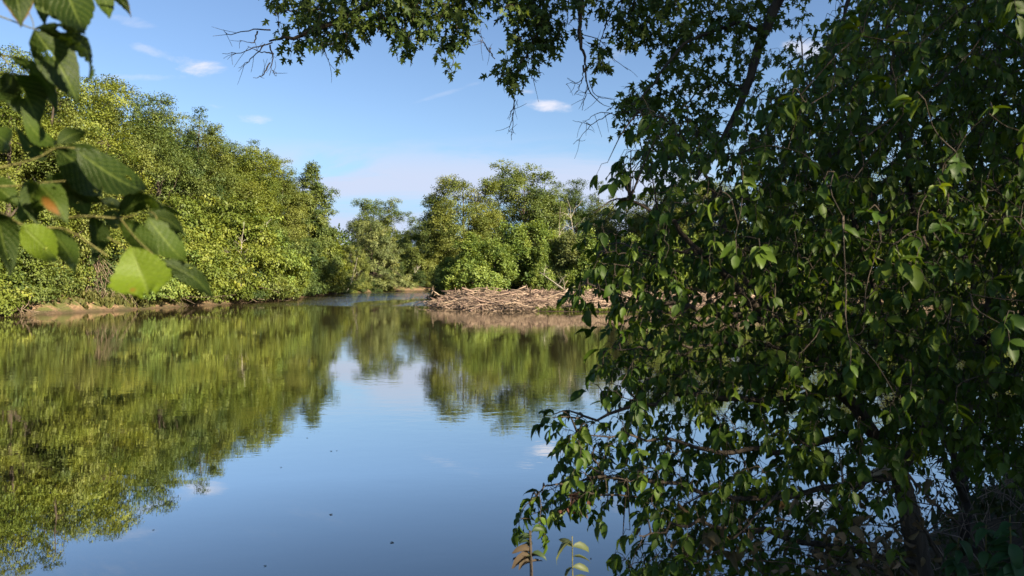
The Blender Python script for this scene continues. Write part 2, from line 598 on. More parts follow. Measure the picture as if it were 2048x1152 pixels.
# ------------------------------------------------------------------ trees
def crown_tree(seed, H, base=.12, rad=.22, prof='round', ncl=170, rc=1.05, nl=130, leaf=.36, limbs=11, trunk_r=.018, droop=.2,
               lean=.03, inner=.45, bark=M_BARK, flat=.72, show=1.0, up=.55):
    """one mesh for trunk and limbs, one for the leaves; leaf clumps sit on the ends of the limbs and fill the crown unevenly"""
    rng = np.random.default_rng(seed)
    tk, lf = MB(), MB()
    top = np.array([rng.normal(0, lean) * H, rng.normal(0, lean) * H, H * .93])
    tp = spline([(0, 0, -.5), top * [.25, .25, .35], top * [.8, .8, .7], top], 14, rng, H * .004)
    tr = H * trunk_r * np.linspace(1.15, .10, 14) ** .9
    tk.tube(tp, tr, 8)
    ph = rng.uniform(0, 6.28, 8)

    def env(tt, az):
        if prof == 'round': r = np.sqrt(np.clip(1 - ((tt - .52) / .52) ** 2, 0, 1)) ** .8
        elif prof == 'column': r = np.clip(np.minimum(.72 + .5 * tt, (1.03 - tt) * 2.0), .05, 1)
        elif prof == 'cone': r = np.clip((1.02 - tt) * 1.25, .05, 1) * np.clip(.5 + tt * 2.2, 0, 1)
        elif prof == 'dome': r = np.sqrt(np.clip(1 - (tt * .98) ** 2, 0, 1))
        else: r = np.clip(np.minimum(.35 + 1.2 * tt, (1.02 - tt) * 2.6), .05, 1)        # vase
        lump = 1 + .20 * np.sin(2 * az + ph[0] + 3 * tt) + .16 * np.sin(3 * az + ph[1] - 7 * tt) + .13 * np.sin(11 * tt + ph[2] + az)
        return r * lump * rad * H

    z0, z1 = base * H, H
    # main limbs
    lpts = [tp[3:]]
    lends = []
    for k in range(limbs):
        h = rng.uniform(max(base, .16), .80)
        az = k * 2.4 + rng.normal(0, .4)
        i = min(int(h * 13), 12)
        s = tp[i]
        tt = np.clip((s[2] - z0) / (z1 - z0) + rng.uniform(.10, .3), .05, .95)
        e_r = env(tt, az) * rng.uniform(.7, .95)
        e = np.array([tp[min(i + 3, 13)][0] + math.cos(az) * e_r, tp[min(i + 3, 13)][1] + math.sin(az) * e_r, z0 + tt * (z1 - z0)])
        mid = (s + e) / 2 + np.array([0, 0, .04 * H * rng.uniform(-.4, 1)])
        lp = spline([s, mid, e], 9, rng, H * .006)
        tk.tube(lp, tr[i] * rng.uniform(.35, .6) * np.linspace(1, .15, 9), 6)
        lpts.append(lp[2:])
        lends.append(e)
    LP = np.concatenate(lpts)
    # clump centres: most gather round boughs near the outline, with hollows left between; the rest fill the inside
    def scatter(n, lo):
        tt = rng.uniform(0, 1, n * 5)
        az = rng.uniform(0, 2 * math.pi, n * 5)
        er = env(tt, az)
        keep = rng.uniform(0, 1, n * 5) < er / er.max() + .06
        tt, az, er = tt[keep][:n], az[keep][:n], er[keep][:n]
        rr = er * (lo + (1 - lo) * np.sqrt(rng.uniform(0, 1, len(tt))))
        z = z0 + tt * (z1 - z0)
        return np.stack([np.interp(z, tp[:, 2], tp[:, 0]) + rr * np.cos(az), np.interp(z, tp[:, 2], tp[:, 1]) + rr * np.sin(az), z - rr * droop * .35], 1)
    ncl = int(ncl * 1.35)
    nb_ = max(int(ncl * .30), 14)
    B = scatter(nb_, .55)
    k = int(ncl * .60)
    bs = rng.integers(0, len(B), k)
    Cb = B[bs] + rng.normal(0, 1, (k, 3)) * [rc * .75, rc * .75, rc * .6]
    C = np.concatenate([Cb, scatter(ncl - k, inner)])
    C = np.concatenate([C, np.array(lends)])
    # a few clumps push past the outline
    k = rng.uniform(0, 1, len(C)) < .22
    C[k] = C[k] + (C[k] - [0, 0, H * .5]) * rng.uniform(.02, .07, (k.sum(), 1))
    C[:, 2] = np.maximum(C[:, 2], .5)
    nc = len(C)
    for c in C:
        if rng.uniform() < show:
            d2 = ((LP - c) ** 2).sum(1) + 3 * np.clip(LP[:, 2] - c[2], 0, 9) ** 2
            s = LP[np.argmin(d2)]
            tk.tube(spline([s, (s + c) / 2 + rng.normal(0, .12, 3), c + rng.normal(0, .1, 3)], 4), H * trunk_r * np.array([.12, .09, .06, .03]), 4)
    cr = rc * rng.uniform(.45, 1.2, nc)
    n_i = np.maximum((nl * (cr / rc) ** 2).astype(int), 8)
    idx = np.repeat(np.arange(nc), n_i)
    n = len(idx)
    d = nrm(rng.normal(0, 1, (n, 3)) + [0, 0, .35])
    rad_ = cr[idx] * rng.uniform(.25, 1, n) ** .55
    # sprigs: part of the leaves line up on short shoots so the outline is ragged
    shoot = nrm(rng.normal(0, 1, (nc, 7, 3)) + [0, 0, .5])
    which = rng.integers(0, 7, n)
    sh = shoot[idx, which]
    use = rng.uniform(0, 1, n) < .64
    d = np.where(use[:, None], nrm(sh + rng.normal(0, .17, (n, 3))), d)
    rad_ = np.where(use, cr[idx] * rng.uniform(.3, 1.28, n), rad_)
    P = C[idx] + d * rad_[:, None] * [1, 1, flat]
    out = nrm(P - [0, 0, H * .45])
    N = nrm(d * .9 + out * .5 + [0, 0, up * .8] + rng.normal(0, .26, (n, 3)))
    D = nrm(d + rng.normal(0, .6, (n, 3)) + [0, 0, -droop * 1.6])
    tint = np.clip(.5 + rng.normal(0, .22, nc)[idx] + rng.normal(0, .09, n), 0, 1)
    lf.stamp(kite(.62, .10, -.15), P, D, N, leaf * rng.uniform(.65, 1.3, n), tint)
    k = H / np.percentile(P[:, 2], 99.6)
    for q in (tk, lf):
        q.v = [vv * np.array([1, 1, k], np.float32) for vv in q.v]
    return tk.mesh('tree_wood', bark, True), lf.mesh('tree_leaves', M_LEAF), H


KIND = {
    'bank': crown_tree(11, 22, .06, .20, 'column', 125, 1.55, 520, .215, 13, .013, .35),
    'bank2': crown_tree(12, 22, .10, .22, 'round', 115, 1.65, 560, .22, 14, .015, .25),
    'bank3': crown_tree(13, 22, .05, .17, 'column', 120, 1.35, 470, .215, 11, .013, .5),
    'oak': crown_tree(21, 20, .20, .27, 'round', 95, 1.75, 560, .26, 13, .017, .1, inner=.55),
    'oak2': crown_tree(22, 20, .15, .30, 'round', 95, 1.80, 560, .26, 14, .016, .15, inner=.5),
    'open': crown_tree(31, 23, .05, .21, 'cone', 200, 1.15, 230, .28, 16, .015, .45, bark=M_BARK, inner=.3, flat=.65),
    'willow': crown_tree(41, 14, .04, .46, 'dome', 240, 1.05, 210, .24, 12, .018, .9, inner=.5, up=.8),
    'sapling': crown_tree(51, 9, .08, .24, 'round', 75, .72, 190, .25, 12, .010, -.2, inner=.3, flat=1.3),
    'sapling2': crown_tree(52, 9, .06, .27, 'cone', 80, .70, 190, .25, 12, .010, -.2, inner=.3, flat=1.3),
    'bush': crown_tree(61, 6, .0, .50, 'dome', 95, .80, 230, .19, 9, .014, .5, inner=.45),
    'bush2': crown_tree(62, 6, .0, .42, 'column', 85, .82, 230, .20, 9, .014, .6, inner=.4),
    'vine': crown_tree(63, 8, .0, .26, 'column', 90, .75, 240, .18, 7, .012, .9, inner=.5),
}


def tree(kind, x, y, H, color, label, group=None, name='tree', cat='tree', rz=None, wide=1.0, z=None):
    wood, leaves, H0 = KIND[kind]
    s = H / H0
    rz = (x * 12.9898 + y * 78.233) % 6.283 if rz is None else rz
    zz = float(ground_z(x, y)) if z is None else z
    e = empty(name, (x, y, zz - .05), rz, (s * wide, s * wide, s))
    tag(e, label, cat, group)
    mesh_obj('trunk', wood, e)
    mesh_obj('crown', leaves, e, color)
    return e


def at_u(u, y):
    return (u - CX) / F_PX * y


YG, OG, MG, DG, PG, BG = (.138, .174, .028), (.128, .158, .034), (.100, .138, .034), (.062, .096, .026), (.140, .170, .058), (.150, .212, .045)

# --- the wood on the left bank, front row: pixel column, depth, pixel row of the top
LEFT = [
    ('bank2', -150, 58, 80, OG, 'broad green tree at the left picture edge behind the bank shrubs'),
    ('bank', 15, 65, 105, YG, 'yellow green tree behind the hanging foreground leaves at far left'),
    ('bank3', 95, 70, 140, OG, 'narrow olive tree showing between the upper and lower foreground leaves'),
    ('bank2', 165, 76, 152, YG, 'light green tree whose top is the first bump right of the foreground leaves'),
    ('bank', 240, 84, 172, OG, 'olive green tree with a ragged top below the long white cloud'),
    ('bank', 318, 92, 196, MG, 'tall mid green tree at the shoulder of the left wood with dark forks showing'),
    ('bank3', 372, 100, 226, DG, 'darker green tree with rounded tufts just before the notch in the left skyline'),
    ('bank', 425, 106, 254, OG, 'thin topped olive tree just right of the notch in the left skyline'),
    ('bank2', 478, 117, 284, YG, 'yellowish tree half way down the sloping left skyline'),
    ('bank3', 518, 124, 290, MG, 'pointed green tree below the small wispy cloud on the left skyline'),
    ('bank', 556, 130, 322, OG, 'tree at the end of the closed left skyline before the gap of sky'),
]
for k, u, y, v, c, lab in LEFT:
    x = at_u(u, y)
    Ht = 3 + (HORIZON - v) / F_PX * y - float(ground_z(x, y))
    tree(k, x, y, Ht, c, lab, 'tall trees of the left bank wood', 'bank_tree')
# second row fills between
rr = random.Random(5)
for i, (u, y, v) in enumerate([(-60, 74, 125), (60, 80, 135), (130, 88, 172), (205, 92, 186), (280, 100, 205), (345, 108, 232), (400, 118, 275), (450, 128, 292),
                               (500, 136, 318), (540, 146, 345), (575, 158, 370)]):
    x = at_u(u, y)
    tree(rr.choice(['bank', 'bank2', 'bank3']), x, y, 3 + (HORIZON - v) / F_PX * y - 2, rr.choice([MG, DG, OG]),
         'tree of the second row of the left wood, only its top showing', 'second row trees of the left wood', 'bank_tree')
# the open crowned tree at the river bend
xs = at_u(628, 140)
tree('open', xs, 140, 23.4, MG, 'airy tree with pale limbs and sky gaps at the bend, right end of left wood', None, 'sycamore_tree', rz=.6, wide=1.05)
tree('bank3', at_u(662, 152), 152, 15.5, OG, 'small leaning tree right of the airy pale limbed tree at the bend', None, 'bank_tree')

# understory along the left bank, overhanging the water
US = [(-60, 60, 8, YG, 'bush'), (5, 64, 7.0, MG, 'bush'), (60, 67, 6.0, BG, 'bush2'), (120, 72, 8.5, MG, 'vine'), (165, 74, 6.5, YG, 'bush2'), (215, 76.5, 10, DG, 'vine'), (262, 78, 9.5, OG, 'vine'),
      (300, 80, 7.5, BG, 'bush'), (338, 83, 9, YG, 'bush'), (372, 87, 11, YG, 'bush2'), (405, 89, 9, OG, 'vine'), (432, 91.5, 8, YG, 'bush'), (455, 95, 12, YG, 'bush2'), (478, 97, 7, DG, 'bush'),
      (497, 100, 9, OG, 'bush'), (520, 104, 10.5, BG, 'bush2'), (540, 106, 7.5, YG, 'bush'), (560, 110, 9, MG, 'bush'), (582, 118, 8, DG, 'bush'), (603, 126, 9, DG, 'bush'),
      (622, 134, 7, MG, 'bush'), (640, 136, 9, YG, 'bush2'), (662, 141, 12, YG, 'bush2'), (680, 150, 8, OG, 'bush')]
WH = ['at the left picture edge above the tan mud', 'under the lowest left foreground leaf', 'above the pale mud slope on the left bank', 'left of the tangled vine roots',
      'directly above the tangled vine roots', 'hung with vines behind the large bright foreground leaf', 'hung with vines right of the tangled roots', 'under the big bright foreground leaf',
      'right of the big bright foreground leaf', 'high and sunny, beside the tip of the long foreground leaf', 'draped in vines above the tip of the long foreground leaf',
      'low over the water just right of the long foreground leaf', 'tall and bright yellow green, middle of the left bank', 'dark and shaded at the foot of the tall yellow bush',
      'olive and round, right of the dark shaded bush', 'bright fresh green, overhanging the waterline of the mid left bank', 'yellow green and low, before the bank recedes',
      'mid green at the corner where the bank recedes', 'dark green above the red brown mud of the recess', 'dark blue green over bare branches at the waterline', 'mid green below the airy pale limbed tree',
      'yellow green trailing into the water at the bend', 'tallest yellow bush below the airy pale limbed tree', 'last of the left bank, just before the pale willow']
for (u, y, h, c, k), wl in zip(US, WH):
    x = at_u(u, y)
    # settle on the bank just behind the waterline
    while sdist(LAND_FAR, np.array(x), np.array(float(y))) < (6.0 if u in (60, 120, 165) else 1.2) and x > -80:
        x -= .4
    nm = 'vine_clad_shrub' if k == 'vine' else 'bush'
    tree(k, x, y, h, c, ('vine clad shrub ' if k == 'vine' else 'bush ') + wl, 'shrubs along the left bank', nm, 'shrub', wide=1.0 if k != 'vine' else 1.15)

# --- far bank at the bend
tree('willow', at_u(745, 181), 181, 15.6, PG, 'pale rounded willow on the far bank at the river bend', None, 'willow_tree', rz=1.1, wide=.98)
tree('willow', at_u(703, 169), 169, 9.6, OG, 'smaller willow tucked left of the pale rounded willow', None, 'willow_tree', rz=2.1, wide=.8)
tree('oak', at_u(735, 215), 224, 24.0, MG, 'round topped tree rising behind the pale willow', None, 'distant_tree', rz=.3)
tree('oak2', at_u(790, 215), 228, 18.5, MG, 'small tree top between the willow and the tall right trees', None, 'distant_tree', rz=2.3)
tree('bush', at_u(830, 196), 203, 9.5, OG, 'round bush above the red mud of the far bank', None, 'bush', 'shrub', wide=1.0)
tree('bush', at_u(768, 185), 197, 6.5, DG, 'dark bush in front of the pale willow foot', None, 'bush', 'shrub')
tree('bush2', at_u(720, 180), 190, 7.5, DG, 'dark bush under the left skirt of the pale willow', None, 'bush', 'shrub')
tree('bush', at_u(872, 200), 206, 9, DG, 'dark bush at the far bank beside the log jam tip', None, 'bush', 'shrub')
for i, (u, y, h) in enumerate([(684, 158.5, 3.6), (700, 163, 3.0), (722, 169.5, 3.4), (748, 176, 3.0), (772, 183, 4.0), (806, 190, 2.6), (838, 193.5, 4.0), (862, 193.5, 3.6), (886, 194, 4.4)]):
    tree(['bush', 'bush2', 'vine'][i % 3], at_u(u, y), y, h, [DG, OG, DG][i % 3], 'low bush added to stand in for shade on the muddy far bank edge', 'low bushes along the far bank edge', 'bush', 'shrub', wide=1.15)  # bushes added here, mostly dark, to give the far bank edge its shade
tree('oak2', at_u(846, 195), 205, 22.0, MG, 'green tree with a flat ragged top left of the tallest trees', None, 'cottonwood_tree', rz=1.9, wide=.92)
tree('oak', at_u(880, 200), 212, 19, MG, 'shorter green tree filling the gap left of the tallest trees', None, 'cottonwood_tree', rz=.9, wide=.8)

# --- trees on the bar behind the log jam
tree('oak', at_u(934, 118), 118, 18.3, OG, 'leaning round crowned cottonwood with sky gaps, left of the tallest trees', None, 'cottonwood_tree', rz=2.6, wide=.95)
tree('oak2', at_u(978, 124), 126, 15.0, OG, 'half hidden cottonwood between the two tallest crowns', None, 'cottonwood_tree', rz=.2, wide=.7)
tree('oak', at_u(1040, 128), 128, 21.0, MG, 'tallest broad cottonwood behind the log jam', None, 'cottonwood_tree', rz=4.2, wide=1.02)
tree('bank2', at_u(1095, 134), 134, 19.0, MG, 'narrow tree against the right side of the tallest cottonwood', None, 'cottonwood_tree', rz=1.2, wide=.8)
tree('bank', at_u(1155, 138), 138, 20.2, DG, 'dark tree with a pointed top behind the bare snag', None, 'bank_tree', rz=.4)
tree('bank3', at_u(1195, 142), 142, 20.0, MG, 'slim tree right of the dark pointed tree', None, 'bank_tree', rz=2.4)
tree('oak2', at_u(1245, 136), 136, 19.6, PG, 'pale topped tree beside the first leaves of the near shrub', None, 'cottonwood_tree', rz=3.0, wide=.8)
for i, (u, y, h) in enumerate([(1320, 130, 18), (1400, 122, 19), (1490, 126, 20), (1580, 120, 18), (1680, 126, 20), (1780, 118, 19), (1880, 124, 21), (1990, 118, 19), (2100, 122, 20), (2210, 118, 20)]):
    tree(['oak', 'bank2', 'oak2', 'bank'][i % 4], at_u(u, y), y, h, [MG, OG, DG, OG][i % 4],
         'tree across the water seen only through gaps in the near shrub', 'trees across the water behind the near shrub', 'cottonwood_tree')
SAP = [(903, 92, 5.2, BG, 'sapling', 1.0, 'small left edge sapling behind the log jam tip'), (945, 90, 7.8, BG, 'sapling2', 1.3, 'bright round young cottonwood behind the left half of the log jam'),
       (986, 91, 7.2, BG, 'sapling', 1.1, 'bright sapling touching the right side of the round young cottonwood'), (1056, 95, 9.6, BG, 'sapling', 1.15, 'tallest pointed young cottonwood behind the log jam middle'),
       (1087, 93, 7.0, BG, 'sapling2', .8, 'sunlit young cottonwood right of the tallest pointed one'), (1136, 94, 8.2, PG, 'sapling', 1.05, 'yellowing young cottonwood above the leaning bare limb'),
       (1176, 92, 8.4, BG, 'sapling2', 1.0, 'bright young cottonwood just left of the near shrub tips'), (1250, 92, 7.6, BG, 'sapling', 1.1, 'young cottonwood partly behind the first tips of the near shrub')]
for u, y, h, c, k, wd, lab in SAP:
    tree(k, at_u(u, y), y, h, c, lab, 'young cottonwoods on the gravel bar', 'young_cottonwood', wide=wd)
for i, u in enumerate((1300, 1350, 1420, 1500, 1590, 1680, 1790, 1900, 2020)):
    tree(['sapling', 'sapling2'][i % 2], at_u(u, 90), 90 + (i % 3) * 2, 7.2 + (i * 37 % 11) * .15, BG, 'young cottonwood showing only through the near shrub',
         'young cottonwoods behind the near shrub', 'young_cottonwood')
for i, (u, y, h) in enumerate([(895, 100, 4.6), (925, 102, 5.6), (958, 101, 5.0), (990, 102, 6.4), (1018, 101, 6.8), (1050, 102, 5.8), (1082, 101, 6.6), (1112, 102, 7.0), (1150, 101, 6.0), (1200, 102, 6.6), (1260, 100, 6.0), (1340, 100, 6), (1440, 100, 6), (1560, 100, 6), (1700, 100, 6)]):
    tree(['bush', 'bush2'][i % 2], at_u(u, y), y, h, (.036, .066, .02), 'dark bush with shade put into its colour between and behind the young cottonwoods', 'dark bushes behind the young cottonwoods', 'bush', 'shrub')  # the shaded hollow is put into the dark leaf colour and bush height

# a far-off wood closes the view behind everything
rng = np.random.default_rng(77)
fw = MB()
n_t = 150
fx = np.concatenate([rng.uniform(-230, 330, 110), rng.uniform(-150, -58, 40)])
fy = np.concatenate([rng.uniform(245, 300, 110), rng.uniform(70, 240, 40)])
fx[110:] = -52 - (fx[110:] + 150) * .6 - 6
fh = rng.uniform(12, 18, n_t)
fh[110:] = rng.uniform(13, 17, 40)
for x, y, h in zip(fx, fy, fh):
    nlv = 900
    d = nrm(rng.normal(0, 1, (nlv, 3)))
    c = np.array([x, y, float(ground_z(x, y)) + h * .5])
    lump = 1 + .18 * np.sin(d[:, 0] * 7 + x) + .18 * np.sin(d[:, 2] * 6 + y)
    P = c + d * [h * .33, h * .33, h * .52] * (lump * rng.uniform(.75, 1.08, nlv))[:, None]
    fw.stamp(kite(.8, .1, -.1), P, nrm(d + rng.normal(0, .7, (nlv, 3))), nrm(d + [0, 0, .5] + rng.normal(0, .4, (nlv, 3))), rng.uniform(.6, 1.3, nlv), np.clip(rng.normal(.45, .2, nlv), 0, 1))
tag(mesh_obj('distant_wood', fw.mesh('distant_wood', M_LEAF), None, DG), 'far-off dark green wood behind the riverside trees', 'wood', None, 'stuff')


# ------------------------------------------------------------------ bare snags and roots
def bare_tree(name, base, H, seed, label, spread=.25, nb=16, r=.06, mat=None, lean=(0, 0), cat='dead tree', group=None):
    rng = np.random.default_rng(seed)
    e = empty(name, base)
    tag(e, label, cat, group)
    a = MB()
    top = np.array([lean[0], lean[1], H])
    tp = spline([(0, 0, -.3), top * .4 + rng.normal(0, .03 * H, 3), top], 12, rng, H * .006)
    a.tube(tp, r * np.linspace(1, .2, 12), 7)
    for i in range(nb):
        b_ = MB()
        k = rng.integers(3, 11)
        az = rng.uniform(0, 6.28)
        L = H * spread * rng.uniform(.5, 1.3)
        d = np.array([math.cos(az), math.sin(az), rng.uniform(.3, 1.4)])
        lp = spline([tp[k], tp[k] + d * L * .5 + rng.normal(0, .05 * L, 3), tp[k] + d * L * [1, 1, .8]], 7, rng, L * .02)
        b_.tube(lp, r * .4 * np.linspace(1, .2, 7), 5)
        for j in range(3):
            q = lp[rng.integers(2, 6)]
            dd = d + rng.normal(0, .6, 3)
            b_.tube(spline([q, q + dd * L * .2, q + dd * L * .42 + rng.normal(0, .05 * L, 3)], 5), r * .16 * np.linspace(1, .3, 5), 4)
        mesh_obj('branch', b_.mesh('snag_branch', mat or M_PALE, True), e)
    mesh_obj('trunk', a.mesh('snag_trunk', mat or M_PALE, True), e)
    return e


def gp(u, y):
    x = at_u(u, y)
    return (x, y, float(ground_z(x, y)))


bare_tree('dead_tree', gp(1137, 122), 15.5, 3, 'pale bare dead tree standing among the green trees behind the log jam', .13, 18, .085)
bare_tree('dead_tree', gp(1120, 122), 14.0, 31, 'thinner grey dead tree just left of the pale bare one', .12, 14, .07)
x0, y0 = at_u(490, 92), 92
bare_tree('dead_tree', (x0 - .5, y0, 1.5), 8.5, 4, 'pale leafless trunk among the yellow bushes on the left bank', .16, 16, .07, lean=(.4, 0))
bare_tree('dead_tree', (at_u(535, 102), 102, 1.5), 9.0, 41, 'thin pale leafless stem in front of the olive bushes of the left bank', .15, 12, .09, lean=(-.3, 0))
bare_tree('dead_branch', (at_u(95, 69), 69, 7.6), 4.2, 5, 'grey brushy dead branch seen between the left foreground leaves', .4, 22, .06, lean=(-2.5, -.5), cat='branch')
bare_tree('dead_tree', (at_u(692, 157), 157, .5), 7.0, 6, 'slanting pale bare trunk over the water before the willow', .16, 7, .09, lean=(2.4, 0))
bare_tree('dead_tree', (at_u(800, 185), 194, .5), 6, 61, 'low leaning bare trunk over the red mud of the far bank', .2, 7, .14, lean=(4, 0))
bare_tree('dead_branch', gp(1160, 84), 3.2, 7, 'grey forked dead limb leaning left out of the log jam', .4, 8, .09, lean=(-4.5, 0), cat='branch')


def root_tangle(name, u, y, v_top, label, seed, spread=2.2, n=60):
    rng = np.random.default_rng(seed)
    e = empty(name, (at_u(u, y), y, 0))
    tag(e, label, 'roots')
    a = MB()
    H = 3 + (HORIZON - v_top) / F_PX * y
    for i in range(n):
        s = np.array([rng.normal(0, .5), rng.normal(0, .4) - .3, H * rng.uniform(.55, 1.0)])
        t_ = np.array([rng.normal(0, spread), rng.normal(-.2, .7), rng.uniform(.1, 1.4)])
        mid = (s + t_) / 2 + rng.normal(0, .45, 3)
        a.tube(spline([s, mid, t_], 9, rng, .05), rng.uniform(.012, .030) * np.linspace(1, .6, 9), 4)
    mesh_obj('hanging_vines', a.mesh('hanging_vines', M_ROOT, True), e)
    b_ = MB()
    for i in range(n // 2):
        s = np.array([rng.normal(0, .8), -.3, rng.uniform(.9, 2.2)])
        q = s + np.array([rng.normal(0, 1.4), rng.uniform(-1.0, .3), -s[2] + rng.uniform(-.1, .5)])
        b_.tube(spline([s, (s + q) / 2 + rng.normal(0, .3, 3), q], 8, rng, .06), rng.uniform(.02, .055) * np.linspace(1, .4, 8), 5)
    mesh_obj('roots', b_.mesh('tangled_roots', M_ROOT, True), e)


root_tangle('root_tangle', 185, 73.5, 470, 'tangle of pale hanging vines and roots on the left mud bank', 8)
root_tangle('root_tangle', 235, 77.0, 540, 'low twisted brown roots at the waterline right of the vine tangle', 9, 2.6, 36)
root_tangle('root_tangle', 618, 137.0, 530, 'brown root mass at the recess of the left bank near the bend', 10, 3.0, 30)
root_tangle('root_tangle', 455, 93.5, 575, 'sprawling bleached roots at the water below the yellow bushes', 12, 3.0, 30)

root_tangle('root_tangle', 335, 81.5, 580, 'brown roots at the water under the tip of the bright foreground leaf', 13, 2.6, 22)
root_tangle('root_tangle', 395, 87.5, 584, 'thin dead brush at the waterline under the tip of the long foreground leaf', 14, 2.8, 22)
root_tangle('root_tangle', 520, 101.5, 583, 'low dead brush at the water below the bright fresh bush', 15, 3.0, 22)
root_tangle('root_tangle', 30, 62.5, 596, 'grey roots at the waterline by the left picture edge', 16, 2.4, 22)
root_tangle('root_tangle', 800, 186.5, 566, 'brown roots on the red mud of the far bank', 17, 5.0, 26)

# ------------------------------------------------------------------ the log jam
rng = np.random.default_rng(99)
LOGS = []
for k in range(12):
    a = MB()
    bent = rng.normal(0, .05, (4, 3))
    pts = np.stack([np.linspace(-.5, .5, 4), np.zeros(4), np.zeros(4)], 1) + bent * [0, 1, .7]
    pp = spline(pts, 9, rng, .004)
    rad = np.linspace(1, rng.uniform(.35, .8), 9) * (1 + rng.normal(0, .06, 9))
    r0 = .0145 if k < 7 else .009
    a.tube(pp, r0 * rad, 7)
    for j in range(rng.integers(0, 4)):
        q = pp[rng.integers(2, 8)]
        dd = np.array([rng.uniform(.3, 1), rng.normal(0, .8), rng.normal(.2, .8)])
        L = rng.uniform(.06, .22)
        a.tube(spline([q, q + dd * L * .6, q + dd * L + rng.normal(0, .02, 3)], 5), r0 * np.linspace(.55, .2, 5), 5)
    if k in (1, 4, 6):          # a root plate at the butt
        for j in range(8):
            az = j * .8
            dd = np.array([-.35, math.cos(az), math.sin(az)])
            a.tube(spline([pp[0], pp[0] + dd * .05, pp[0] + dd * rng.uniform(.08, .13) + rng.normal(0, .012, 3)], 5), r0 * np.linspace(.7, .2, 5), 5)
    LOGS.append(a.mesh('driftwood_log', M_DRIFT, True))


def log(mesh, c, L, thick, yaw, pitch, label, group=None, name='driftwood_log'):
    o_ = mesh_obj(name, mesh)
    o_.location = [float(q) for q in c]
    o_.rotation_euler = (rng.uniform(0, 6.28), -pitch, yaw)
    o_.scale = (L, L * thick, L * thick)
    tag(o_, label, 'log', group)
    return o_


for i in range(270):
    x = rng.uniform(-8.4, 24) if i < 215 else rng.uniform(-8.6, 2)
    front_y = 70.6 + np.clip(-3 - x, 0, 9) * 1.7 - np.clip(x - 4, 0, 30) * .12
    q = rng.uniform(0, 1)
    y = front_y + .5 + q * 8.0
    L = rng.choice([rng.uniform(1.2, 2.6), rng.uniform(2.4, 4.5), rng.uniform(4, 7)], p=[.45, .4, .15])
    yaw = rng.normal(.05, .45) + (math.pi if rng.uniform() < .5 else 0)
    if rng.uniform() < .14: yaw = rng.uniform(0, 3.14)
    pitch = rng.normal(0, .14)
    z = float(ground_z(x, y)) + rng.uniform(.0, .40) + (.14 if x < 4 else .04)
    if x < -6.5: L = min(L, 3.2)
    log(LOGS[rng.integers(0, 12)], (x, y, max(z, .08)), L, rng.uniform(.7, 1.4) * (1.5 if L < 2.6 else 1.0), yaw, pitch,
        'bleached brown driftwood log lying crosswise in the log jam', 'driftwood logs of the log jam')
log(LOGS[2], (-1.0, 79.2, 1.42), 8.5, .85, .06, -.02, 'long pale straight log lying along the top of the log jam')
log(LOGS[0], (3.2, 80.3, 1.4), 3.2, 1.5, .1, .16, 'short thick arched grey log on the crest of the log jam')
log(LOGS[8], (8.4, 79.0, 1.7), 2.6, 1.4, .6, 1.15, 'thin pale stick standing upright near the right of the log jam')
log(LOGS[9], (-5.0, 79.0, 1.35), 1.9, 1.6, .4, 1.2, 'short upright stub near the left end of the log jam')
log(LOGS[3], (2.4, 70.9, .28), 3.4, 1.2, .25, .16, 'light forked branch slanting into the water at the front of the jam')
log(LOGS[5], (9.5, 70.2, .35), 8.5, .8, -.03, .03, 'long pale log lying along the grassy front of the bar')
log(LOGS[2], (15.5, 69.6, .38), 7.5, .9, .02, .0, 'long dark log on the bar at the shrub edge, right of the pale one')
log(LOGS[10], (-9.6, 85.5, .22), 3.4, 1.6, .2, .08, 'dark low branch reaching left from the tip of the log jam into the current')
log(LOGS[11], (5.2, 72.2, .8), 2.6, 1.6, 1.0, .6, 'broken branch with a raised fork at the front of the log jam')
lt = MB()
for i in range(4200):
    x = rng.uniform(-8.8, 22)
    front_y = 70.5 + np.clip(-3 - x, 0, 9) * 1.7 - np.clip(x - 4, 0, 30) * .12
    y = front_y + rng.uniform(0, 1) * 8.5
    L = rng.uniform(.4, 1.5)
    yaw, pt = rng.uniform(0, 6.28), rng.normal(0, .35)
    d = np.array([math.cos(yaw) * math.cos(pt), math.sin(yaw) * math.cos(pt) * .7, math.sin(pt)])
    c = np.array([x, y, float(ground_z(x, y)) + rng.uniform(.02, .55)])
    lt.tube(spline([c - d * L / 2, c + rng.normal(0, .05, 3), c + d * L / 2], 4), rng.uniform(.012, .035) * np.array([1, .95, .8, .5]), 4)
tag(mesh_obj('driftwood_litter', lt.mesh('driftwood_litter', M_DRIFT, True)), 'small bleached sticks scattered through the log jam', 'driftwood', None, 'stuff')


# grass and ground cover (stuff)
def tufts(name, xs, ys, hmin, hmax, color, label, seed, mat=M_GRASS, width=.10, per=5):
    rng = np.random.default_rng(seed)
    xs, ys = np.repeat(xs, per) + rng.normal(0, .12, len(xs) * per), np.repeat(ys, per) + rng.normal(0, .12, len(ys) * per)
    z = ground_z(xs, ys)
    k = z > .02
    xs, ys, z = xs[k], ys[k], z[k]
    n = len(xs)
    P = np.stack([xs, ys, z - .02], 1)
    D = nrm(np.stack([rng.normal(0, .35, n), rng.normal(0, .35, n), np.ones(n)], 1))
    N = nrm(rng.normal(0, 1, (n, 3)) * [1, 1, .2])
    a = MB()
    a.stamp(kite(width, .02, -.25), P, D, N, rng.uniform(hmin, hmax, n), rng.uniform(.1, .9, n))
    return tag(mesh_obj(name, a.mesh(name, mat), None, color), label, 'grass', None, 'stuff')


